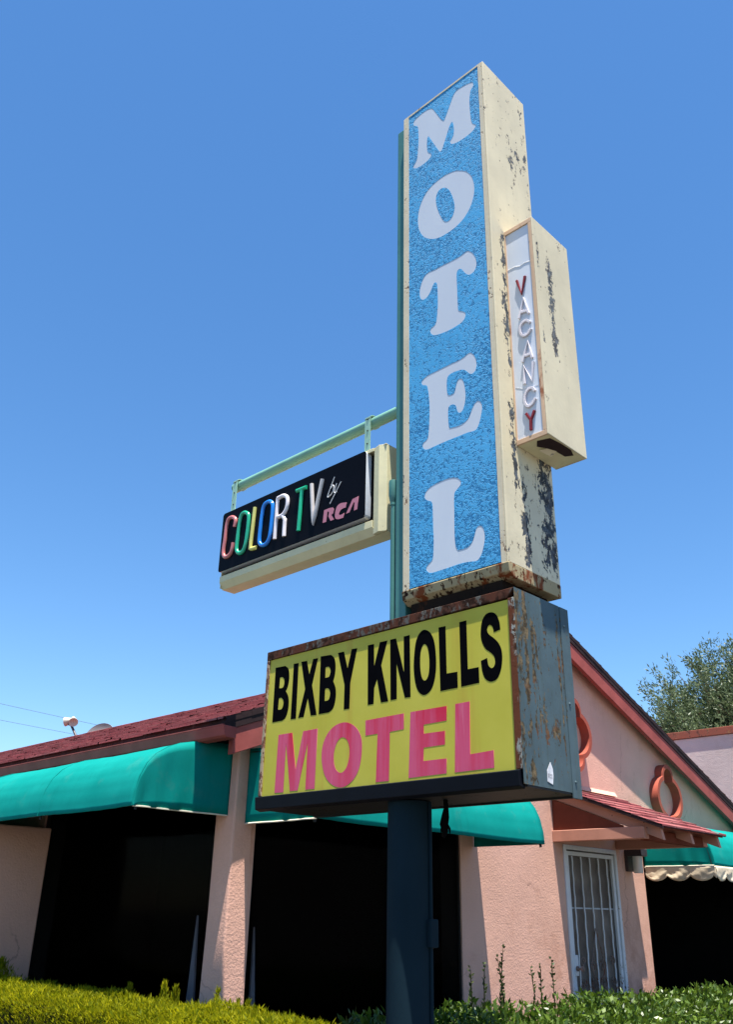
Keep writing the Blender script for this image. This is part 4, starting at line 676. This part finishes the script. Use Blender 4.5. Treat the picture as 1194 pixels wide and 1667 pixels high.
def yellow_sign():
    t = thing('name_sign', (-3.09, 3.47, YZ0), 'wide yellow box sign with black lettering above faded pink MOTEL, rusty frame', 'sign')
    fl, fr_, ft, fb = .026, .040, .052, .075
    obj('face', MB().box(YX0+fl, YX1-fr_, YY0+.009, YY0+.016, YZ0+fb, YZ1-ft), M['yellow'], t)
    f = MB().prism([(YX0+fl, YY0, YZ1-ft), (YX1-fr_, YY0, YZ1-ft+.006), (YX1-.003, YY0, YZ1), (YX0+.002, YY0, YZ1), (YX0+.002, YY0, YZ1-ft)], (0, .03, 0)); obj('top_frame', f, M['rust_frame'], t, bevel=.003)
    f = MB().box(YX0+.002, YX0+fl, YY0+.0006, YY0+.03, YZ0+fb, YZ1-ft-.0005); obj('side_frame', f, M['rust_side'], t, bevel=.003)
    f = MB().box(YX1-fr_, YX1-.003, YY0+.0006, YY0+.03, YZ0+fb, YZ1-ft+.004); obj('side_frame', f, M['corner_rust'], t, bevel=.003)
    f = MB().prism([(YX0-.004, YY0+.008, YZ0+fb), (YX0-.004, YY0-.016, YZ0+fb-.006), (YX0-.004, YY0-.010, YZ0+.004), (YX0-.004, YY0+.03, YZ0-.006), (YX0-.004, YY0+.03, YZ0+fb)], (YX1-YX0-.012, 0, 0)); obj('bottom_frame', f, M['black_metal'], t, bevel=.003)
    # right side: sheet with a stepped flange at the back
    s = MB().box(YX1-.003, YX1, YY0+.001, YY1-.075, YZ0+.012, YZ1-.001); sp = obj('side_panel', s, M['steel_blue'], t)
    s = MB().box(YX1-.003, YX1+.005, YY1-.074, YY1, YZ0-.012, YZ1-.003); obj('side_flange', s, M['steel_blue'], t, bevel=.002)
    s = MB().box(YX0, YX0+.003, YY0+.031, YY1, YZ0+.02, YZ1-.001); obj('side_panel', s, M['rust_side'], t)
    s = MB().box(YX0+.003, YX1-.0031, YY1-.006, YY1-.001, YZ0+.02, YZ1-.002); obj('back_panel', s, M['steel_blue'], t)
    s = MB().box(YX0+.003, YX1-.0032, YY0+.031, YY1-.007, YZ1-.006, YZ1-.0015); obj('top_panel', s, M['rust_frame'], t)
    s = MB().box(YX0+.01, YX1-.004, YY0+.031, YY1-.03, YZ0+.004, YZ0+.012).box(YX0+.01, YX1-.004, YY1-.029, YY1-.007, YZ0-.004, YZ0+.014); obj('bottom_panel', s, M['under_black'], t)
    for z in (YZ0+.06, YZ0+.42, YZ1-.1):
        obj('bolt', MB().lathe([(0, .006), (.005, .005), (.007, 0)], (YX1+.005, YY1-.05, z), (1, 0, 0), 8), M['steel_blue'], t)
    st = MB().prism([(YX1+.0006, 3.420, 2.135), (YX1+.0006, 3.462, 2.125), (YX1+.0006, 3.470, 2.165), (YX1+.0006, 3.468, 2.195), (YX1+.0006, 3.452, 2.222), (YX1+.0006, 3.422, 2.182)], (.0012, 0, 0))
    so_ = obj('torn_sticker', st, M['paper'], t)
    ik = MB()
    for (y, z, w, h) in ((3.428, 2.152, .005, .018), (3.438, 2.150, .003, .020), (3.446, 2.150, .005, .006), (3.446, 2.162, .005, .006), (3.456, 2.150, .003, .02)): ik.box(YX1+.0019, YX1+.0023, y, y+w, z, z+h)
    obj('sticker_print', ik, M['paper_ink'], so_)
    letters(LET['black'], M['black_vinyl'], YY0+.0082, .001, t)
    letters(LET['pink'], M['pink'], YY0+.0082, .001, t)
    # loose strip of black tape hanging under the sign
    p = [(-2.803, 3.45, 2.10), (-2.80, 3.45, 2.06), (-2.806, 3.45, 2.02), (-2.815, 3.45, 1.985), (-2.808, 3.45, 1.95), (-2.815, 3.45, 1.925)]
    mb = MB().tube(p, [.011, .012, .019, .021, .014, .004], 8); mb.tube([(-2.80, 3.45, 1.985), (-2.785, 3.455, 1.965), (-2.783, 3.455, 1.94)], [.009, .006, .002], 6); mb.tube([(-2.822, 3.45, 1.985), (-2.832, 3.45, 1.96), (-2.833, 3.45, 1.935)], [.008, .005, .002], 6)
    obj('loose_tape', mb, M['tape'], t, smooth=True)
yellow_sign()

def green_post():
    t = thing('support_post', (-2.986, 3.32, YZ1), 'sea green steel post with a pale green pipe arm, beside the blue sign', 'post')
    x0, x1, y0, y1 = -2.990, -2.915, 3.281, 3.356
    obj('post', MB().box(x0, x1, y0, y1, YZ1+.001, 6.555), M['green_dark'], t, bevel=.006)
    for z in (3.5, 4.9, 6.3): obj('bracket', MB().box(x1-.001, BX0-.001, 3.30, 3.34, z, z+.06), M['green_dark'], t)
    obj('pipe_arm', MB().tube([(-4.575, 3.321, 4.316), (x0+.001, 3.321, 4.316)], .0345, 20), M['green'], t, smooth=True)
    obj('conduit', MB().tube([(-3.024, 3.300, YZ1+.001), (-3.024, 3.300, 3.70)], .0155, 10), M['green_dark'], t, smooth=True)
    obj('conduit_head', MB().lathe([(0, 0), (.019, 0), (.019, .015), (.017, .016), (.021, .03), (.026, .06), (.026, .14), (.024, .155), (0, .156)], (-3.026, 3.300, 3.695), n=14), M['green_dark'], t, smooth=True)
green_post()

def tv_sign():
    x0, x1, y0, y1, z0, z1 = -4.597, -3.071, 3.272, 3.378, 3.552, 4.112
    t = thing('hanging_sign', ((x0+x1)/2, 3.32, z0), 'black hanging sign reading COLOR TV in coloured tube letters under green pipe', 'sign')
    c = MB(); c.box(x0, x1-.0, y0+.036, y1+.03, z0-.0005, z0+.006); c.box(x0, x1, y0+.012, y1+.03, z1-.006, z1); c.box(x0, x0+.006, y0+.012, y1+.03, z0+.006, z1-.006); c.box(x1-.006, x1, y0+.022, y1+.03, z0+.006, z1-.006); c.box(x0+.006, x1-.006, y1+.024, y1+.0295, z0+.006, z1-.006)
    c.prism([(x1-.095, y0+.012, z0), (x1-.045, y0, z0), (x1, y0+.022, z0), (x1-.006, y0+.030, z0), (x1-.095, y0+.030, z0)], (0, 0, z1-z0-.0005))
    c.prism([(x0, y0+.004, z0+.088), (x0, y0+.004, z0+.045), (x0, y0+.034, z0), (x0, y0+.040, z0), (x0, y0+.0118, z0+.05), (x0, y0+.0118, z0+.088)], (x1-.0952-x0, 0, 0)); c.box(x0, x1-.095, y0+.004, y0+.012, z1-.022, z1-.0005)
    obj('cabinet', c, M['cream_tv'], t, bevel=.002)
    obj('recess', MB().box(x0+.007, x1-.096, y0+.046, y0+.051, z0+.032, z1-.024), M['recess'], t)  # near-black plate, the shadow gap round the panel put into its colour
    # panel: white return with a black face
    def rr(a0, a1, b0, b1, r_):
        out = []
        for cx, cz, s in ((a1-r_, b1-r_, 0), (a0+r_, b1-r_, 1), (a0+r_, b0+r_, 2), (a1-r_, b0+r_, 3)):
            out += [(cx+r_*math.cos(math.pi/2*(s+k/5)), cz+r_*math.sin(math.pi/2*(s+k/5))) for k in range(6)]
        return out
    P0, P1, Q0, Q1 = -4.605, -3.215, 3.668, 4.105
    obj('panel_rim', plate('panel_rim', [rr(P0, P1, Q0, Q1, .02)], 'Y-', y0-.006, .046), M['tv_rim'], t)
    pf = obj('panel', plate('panel', [rr(P0, P1, Q0, Q1, .02)], 'Y-', y0-.009, .0029), M['tv_black'], t)
    yf = y0-.009
    for ch, strokes in LET['tv']:
        mb = MB()
        for s_ in strokes:
            p3 = [(q[0], yf-.003, q[1]) for q in s_]
            if len(p3) > 4: p, cl = smooth_path(p3, 5)
            else:                                   # keep the corners of straight letters, with a few more points along each stroke
                p, cl = [], False
                for a, b in zip(p3[:-1], p3[1:]): p += [Vector(a).lerp(Vector(b), k/6) for k in range(6)]
                p.append(Vector(p3[-1]))
            mb.tube(p, .0142, 10, True, cl)
        obj('letter', mb, M['tv_'+ch], pf, smooth=True)
    mb = MB()
    for s_ in LET['by']:
        p, cl = smooth_path([(q[0], yf-.0015, q[1]) for q in s_], 4); mb.tube(p, .0028, 6)
    obj('script', mb, M['by'], pf, smooth=True)
    letters(LET['rca'], M['rca'], yf-.0015, .0014, pf, 'logo_letter')
    for x in (-4.522, -3.222):
        s = MB().box(x-.022, x+.022, 3.277, 3.283, z1+.001, 4.345).box(x-.022, x+.022, 3.359, 3.365, 4.30, 4.345)
        arc = [(3.321+.044*math.cos(a), 4.335+.030*math.sin(a)) for a in np.linspace(math.pi, 0, 12)]
        for (a, b), (c_, d) in zip(arc[:-1], arc[1:]): s.prism([(x-.022, a, b), (x-.022, c_, d), (x-.022, c_, d-.006), (x-.022, a, b-.006)], (.044, 0, 0))
        st = obj('hanger_strap', s, M['green_strap'], t)
        for z in (4.16, 4.25, 4.33): obj('bolt', MB().lathe([(0, .005), (.004, .004), (.006, 0)], (x+.002, 3.277, z), (0, -1, 0), 8), M['bronze'], st)
tv_sign()

# ------------------------------------------------------------------ foliage
def leaf_cards(name, P, D, N, length, width, mat, parent, fold=.25):
    """one small pointed leaf (two folded quads) per point: P base, D direction, N face normal, all (n,3)"""
    n = len(P); D = D/np.linalg.norm(D, axis=1, keepdims=True); S = np.cross(D, N); S /= np.linalg.norm(S, axis=1, keepdims=True)+1e-9; U = np.cross(S, D)
    L = length[:, None]; Wd = width[:, None]
    base = P; mid = P + D*L*.5 - U*Wd*fold; tip = P + D*L
    a = P + D*L*.45 + S*Wd*.5; b = P + D*L*.45 - S*Wd*.5
    V = np.stack([base, a, tip, b], 1).reshape(-1, 3)
    F = (np.arange(n)[:, None]*4 + np.array([[0, 1, 2, 3]])).reshape(-1)
    me = bpy.data.meshes.new(name); me.vertices.add(n*4); me.vertices.foreach_set('co', V.astype(np.float32).ravel())
    me.loops.add(n*4); me.loops.foreach_set('vertex_index', F.astype(np.int32)); me.polygons.add(n)
    me.polygons.foreach_set('loop_start', np.arange(0, n*4, 4, dtype=np.int32)); me.polygons.foreach_set('loop_total', np.full(n, 4, np.int32))
    me.update(calc_edges=True); me.validate()
    return obj(name, me, mat, parent)
def rnd_dir(n):
    v = RNG.normal(size=(n, 3)); return v/np.linalg.norm(v, axis=1, keepdims=True)
def undulate(x, y, s, amp): return np.array([amp*mnoise.noise((a*s, b*s, 4.2)) for a, b in zip(x, y)])

def hedges():
    # clipped conifer hedge along the front
    t = thing('hedge', (-7, 2.9, 0), 'clipped yellow-green needle hedge in front of the pillar and left window', 'hedge')
    x0, x1, y0, y1, zt = -10.5, -3.36, 2.80, 3.32, 1.12
    obj('dark_core', MB().box(x0, x1-.05, y0+.06, y1-.06, .05, zt-.07), M['twig_core'], t)  # solid near-black box, the shade between needles put into its colour
    n1, n2, n3 = 62000, 46000, 6000
    x = x1-(x1-x0)*RNG.random(n1)**1.35; y = RNG.uniform(y0, y1, n1); z = zt + undulate(x, y, 2.1, .03) + undulate(x, y, 9, .035) - .11*RNG.random(n1)**2
    edge = np.minimum(1, np.minimum(y-y0, y1-y)/.1); z -= .06*(1-edge)
    P1 = np.stack([x, y, z], 1); D1 = np.stack([RNG.normal(.25, .55, n1), RNG.normal(-.35, .55, n1), np.full(n1, .75)], 1)
    x = x1-(x1-x0)*RNG.random(n2)**1.35; z = zt-.03-1.0*RNG.random(n2)**1.3; y = y0 + .12*RNG.random(n2) + undulate(x, z, 4, .05)
    P2 = np.stack([x, y, z], 1); D2 = np.stack([RNG.normal(.15, .35, n2), RNG.normal(-.8, .3, n2), np.full(n2, .9)], 1)
    y = RNG.uniform(y0, y1, n3); z = zt-1.0*RNG.random(n3); x = np.full(n3, x1) - .1*RNG.random(n3)
    P3 = np.stack([x, y, z], 1); D3 = np.stack([RNG.normal(.8, .3, n3), RNG.normal(0, .3, n3), np.full(n3, .9)], 1)
    P, D = [P1, P2, P3], [D1, D2, D3]
    # taller tufts the shears have missed
    for (cx, cy, h) in ((-6.83, 3.27, 1.26), (-6.98, 3.22, 1.30), (-4.70, 3.24, 1.24), (-4.62, 3.26, 1.22), (-4.25, 3.27, 1.23), (-5.05, 3.24, 1.2), (-4.05, 3.26, 1.19), (-3.9, 3.2, 1.2)):
        k = 1100 if cx < -6 else 260; r_ = .09 if cx < -6 else .025
        u = RNG.random(k); P.append(np.stack([cx+RNG.normal(0, r_, k)*(1.1-u), cy+RNG.normal(0, r_, k)*(1.1-u), 1.02+(h-1.06)*u], 1)); D.append(rnd_dir(k)*.5+np.array([0, 0, 1.0]))
    P = np.concatenate(P); D = np.concatenate(D); n = len(P)
    Nn = rnd_dir(n)*.6+np.array([.1, -.15, 1.0]); Nn[n1:n1+n2] = rnd_dir(n2)
    leaf_cards('foliage', P, D, Nn, RNG.uniform(.018, .046, n), RNG.uniform(.0045, .009, n), M['needle'], t)
    # broad-leaved hedge along the gable wall
    t = thing('hedge', (-3.35, 7, 0), 'glossy broad-leaved green hedge below the barred door and right wall', 'hedge')
    x0, x1, y0, y1, zt = -3.82, -2.92, 3.72, 11.2, 1.075
    obj('dark_core', MB().box(x0+.08, x1-.08, y0+.08, y1-.08, .05, zt-.17), M['twig_core'], t)  # plain box inside the hedge, coloured as the shade between leaves
    n1, n2, n3 = 17000, 20000, 3500
    yy = y0+(y1-y0)*RNG.random(n1)**1.25; x = RNG.uniform(x0, x1, n1); z = zt + undulate(x, yy, 1.7, .05) + undulate(x, yy, 5, .085) + undulate(x, yy, 13, .04) - .15*RNG.random(n1)**1.2
    edge = np.minimum(1, np.minimum(x-x0, x1-x)/.12); z -= .08*(1-edge)
    P1 = np.stack([x, yy, z], 1); D1 = np.stack([RNG.normal(.2, .6, n1), RNG.normal(-.2, .6, n1), np.abs(RNG.normal(.7, .4, n1))], 1)
    yy = y0+(y1-y0)*RNG.random(n2)**1.25; z = zt-.03-.85*RNG.random(n2); x = x1 - .13*RNG.random(n2) + undulate(yy, z, 4, .04)
    P2 = np.stack([x, yy, z], 1); D2 = np.stack([np.abs(RNG.normal(.6, .4, n2)), RNG.normal(-.2, .6, n2), RNG.normal(.5, .5, n2)], 1)
    x = RNG.uniform(x0, x1, n3); z = zt-.9*RNG.random(n3); yy = y0+.1*RNG.random(n3)
    P3 = np.stack([x, yy, z], 1); D3 = np.stack([RNG.normal(.1, .6, n3), -np.abs(RNG.normal(.6, .4, n3)), RNG.normal(.5, .5, n3)], 1)
    P = np.concatenate([P1, P2, P3]); D = np.concatenate([D1, D2, D3]); n = len(P)
    Nn = rnd_dir(n)*1.0+np.array([.25, -.2, .55])
    leaf_cards('foliage', P, D, Nn, RNG.uniform(.022, .060, n), RNG.uniform(.012, .026, n), M['leaf'], t)
    # long new shoots standing above the clipped top
    for (cx, cy, h) in ((-3.62, 4.67, 1.30), (-3.6, 4.76, 1.32), (-3.6, 4.93, 1.405), (-3.62, 4.99, 1.35), (-3.6, 5.30, 1.28), (-3.62, 5.40, 1.30), (-3.6, 5.52, 1.335)):
        ln = .03; k = int((h-1.02)/.018); u = np.linspace(0, 1, k)
        bend = RNG.normal(0, .02, 2)
        stem = [(cx+bend[0]*a*a, cy+bend[1]*a*a, 1.0+(h-1.0)*a) for a in np.linspace(0, 1, 7)]
        st = obj('shoot', MB().tube(stem, [.0028]*6+[.001], 5), M['twig_core'], t)
        uu = np.repeat(u, 2); P = np.stack([cx+bend[0]*uu**2, cy+bend[1]*uu**2, 1.02+(h-1.02)*uu], 1); D = rnd_dir(len(uu)); D[:, 2] = np.abs(D[:, 2])+.5
        leaf_cards('shoot_leaves', P, D, rnd_dir(len(uu)), RNG.uniform(.022, .042, len(uu))*(1.2-.5*uu), RNG.uniform(.012, .020, len(uu)), M['shoot'], st)
hedges()

def tree():
    c = Vector((-7.2, 18.2, 5.2)); base = Vector((-6.6, 18.4, 0))
    t = thing('olive_tree', base, 'feathery olive green tree rising behind the grey-pink building', 'tree')
    tr = MB(); tr.tube([base, base+Vector((.05, 0, 1.4)), base+Vector((-.05, .1, 2.8)), base+Vector((-.2, 0, 4.2))], [.22, .17, .14, .10], 10)
    P, D = [], []
    rng = np.random.default_rng(21); limbs = []
    for k in range(150):
        d = Vector(rng.normal(size=3)); d.z = abs(d.z)*1.0+.05; d.normalize()
        rr = .45+.55*rng.random()**.6
        tip = Vector((c.x+d.x*2.15*rr, c.y+d.y*2.0*rr, c.z-.75+d.z*2.55*rr)); start = base+Vector((-.2, 0, 3.0+rng.random()*1.4)); mid = start.lerp(tip, .5)+Vector((0, 0, .25))
        limbs.append((start, mid, tip)); tr.tube([start, mid, tip], [.045, .024, .006], 5)
        # feathery sprays along the outer half of each limb
        for j in range(11):
            f = .35+.65*rng.random(); q = start.lerp(mid, f*2) if f < .5 else mid.lerp(tip, f*2-1)
            sd = (tip-start).normalized()*.7+Vector(rng.normal(size=3))*.5; sd.z += .35; sd.normalize(); ln = .30+.35*rng.random()
            m_ = 60; u = rng.random(m_); jit = rng.normal(size=(m_, 3))*.055
            pts = np.array(q)[None]+np.array(sd)[None]*(u*ln)[:, None]+jit
            P.append(pts); D.append(np.array(sd)[None]+rng.normal(size=(m_, 3))*.6)
    obj('trunk', tr, M['bark'], t, smooth=True)
    P = np.concatenate(P); D = np.concatenate(D); n = len(P)
    leaf_cards('crown', P, D, rnd_dir(n), RNG.uniform(.06, .12, n), RNG.uniform(.020, .032, n), M['tree_leaf'], t)
tree()

# ------------------------------------------------------------------ things behind
def neighbour():
    t = thing('neighbour_building', (-2, 17, 0), 'plain grey-pink stucco building with rust red coping behind the gable', 'building')
    obj('wall', MB().box(-9.5, 8, 14, 24, 0, 4.25), M['stucco_far'], t)
    obj('coping', MB().box(-9.55, 8.05, 13.975, 14.20, 4.255, 4.372), M['coping'], t, bevel=.006)
    obj('coping', MB().box(-9.55, 8.05, 23.8, 24.03, 4.255, 4.372), M['coping'], t, bevel=.006)
neighbour()

def roof_fittings():
    t = thing('floodlight', (-14.78, 7.75, 4.35), 'small twin-headed floodlight on a dark stem on the roof ridge', 'floodlight')
    b = Vector((-14.78, 7.75, 4.34)); e = b+Vector((-.24, 0, .22))
    obj('stem', MB().tube([b, e, e+Vector((-.04, 0, .05))], .022, 8).lathe([(0, 0), (.06, 0), (.06, .05), (0, .06)], e, n=10), M['lamp_dark'], t, smooth=True)
    for d, o in (((-.55, -.45, -.15), (-.02, 0, .09)), ((.72, -.3, -.5), (.04, 0, .10))):
        q = e+Vector(o); mb = MB().lathe([(0, -.08), (.034, -.07), (.042, -.02), (.058, .03), (.080, .10), (.084, .125), (.075, .12), (.04, .08), (0, .07)], q, Vector(d).normalized(), 14)
        obj('lamp_head', mb, M['flood_white'], t, smooth=True)
    t = thing('satellite_dish', (-14.9, 8.35, 4.1), 'round grey dish behind the roof ridge', 'dish')
    prof = [(0, 0), (.10, .006), (.19, .025), (.26, .05), (.30, .075), (.305, .068), (.26, .042), (.19, .016), (.10, -.004), (0, -.01)]
    obj('reflector', MB().lathe(prof, (-14.9, 8.3, 4.37), Vector((.45, -.8, .35)).normalized(), 28), M['dish'], t, smooth=True)
    obj('mast', MB().tube([(-14.9, 8.34, 4.45), (-14.9, 8.45, 4.3), (-14.9, 8.45, 4.02)], .02, 8), M['lamp_dark'], t, smooth=True)
roof_fittings()

def wires():
    for p, q, lab in (((-33.6, 5, 9.05), (-38.6, 42, 9.05), 'thin overhead wire in the sky above the roof ridge, upper of two'), ((-36.9, 5, 9.0), (-40.2, 42, 9.0), 'thin overhead wire in the sky above the roof ridge, lower of two')):
        pts = [Vector(p).lerp(Vector(q), u)-Vector((0, 0, .25*math.sin(math.pi*u))) for u in np.linspace(0, 1, 30)]
        tag(obj('overhead_wire', MB().tube(pts, .009, 5), M['wire']), lab, 'wire', 'overhead wires')
wires()
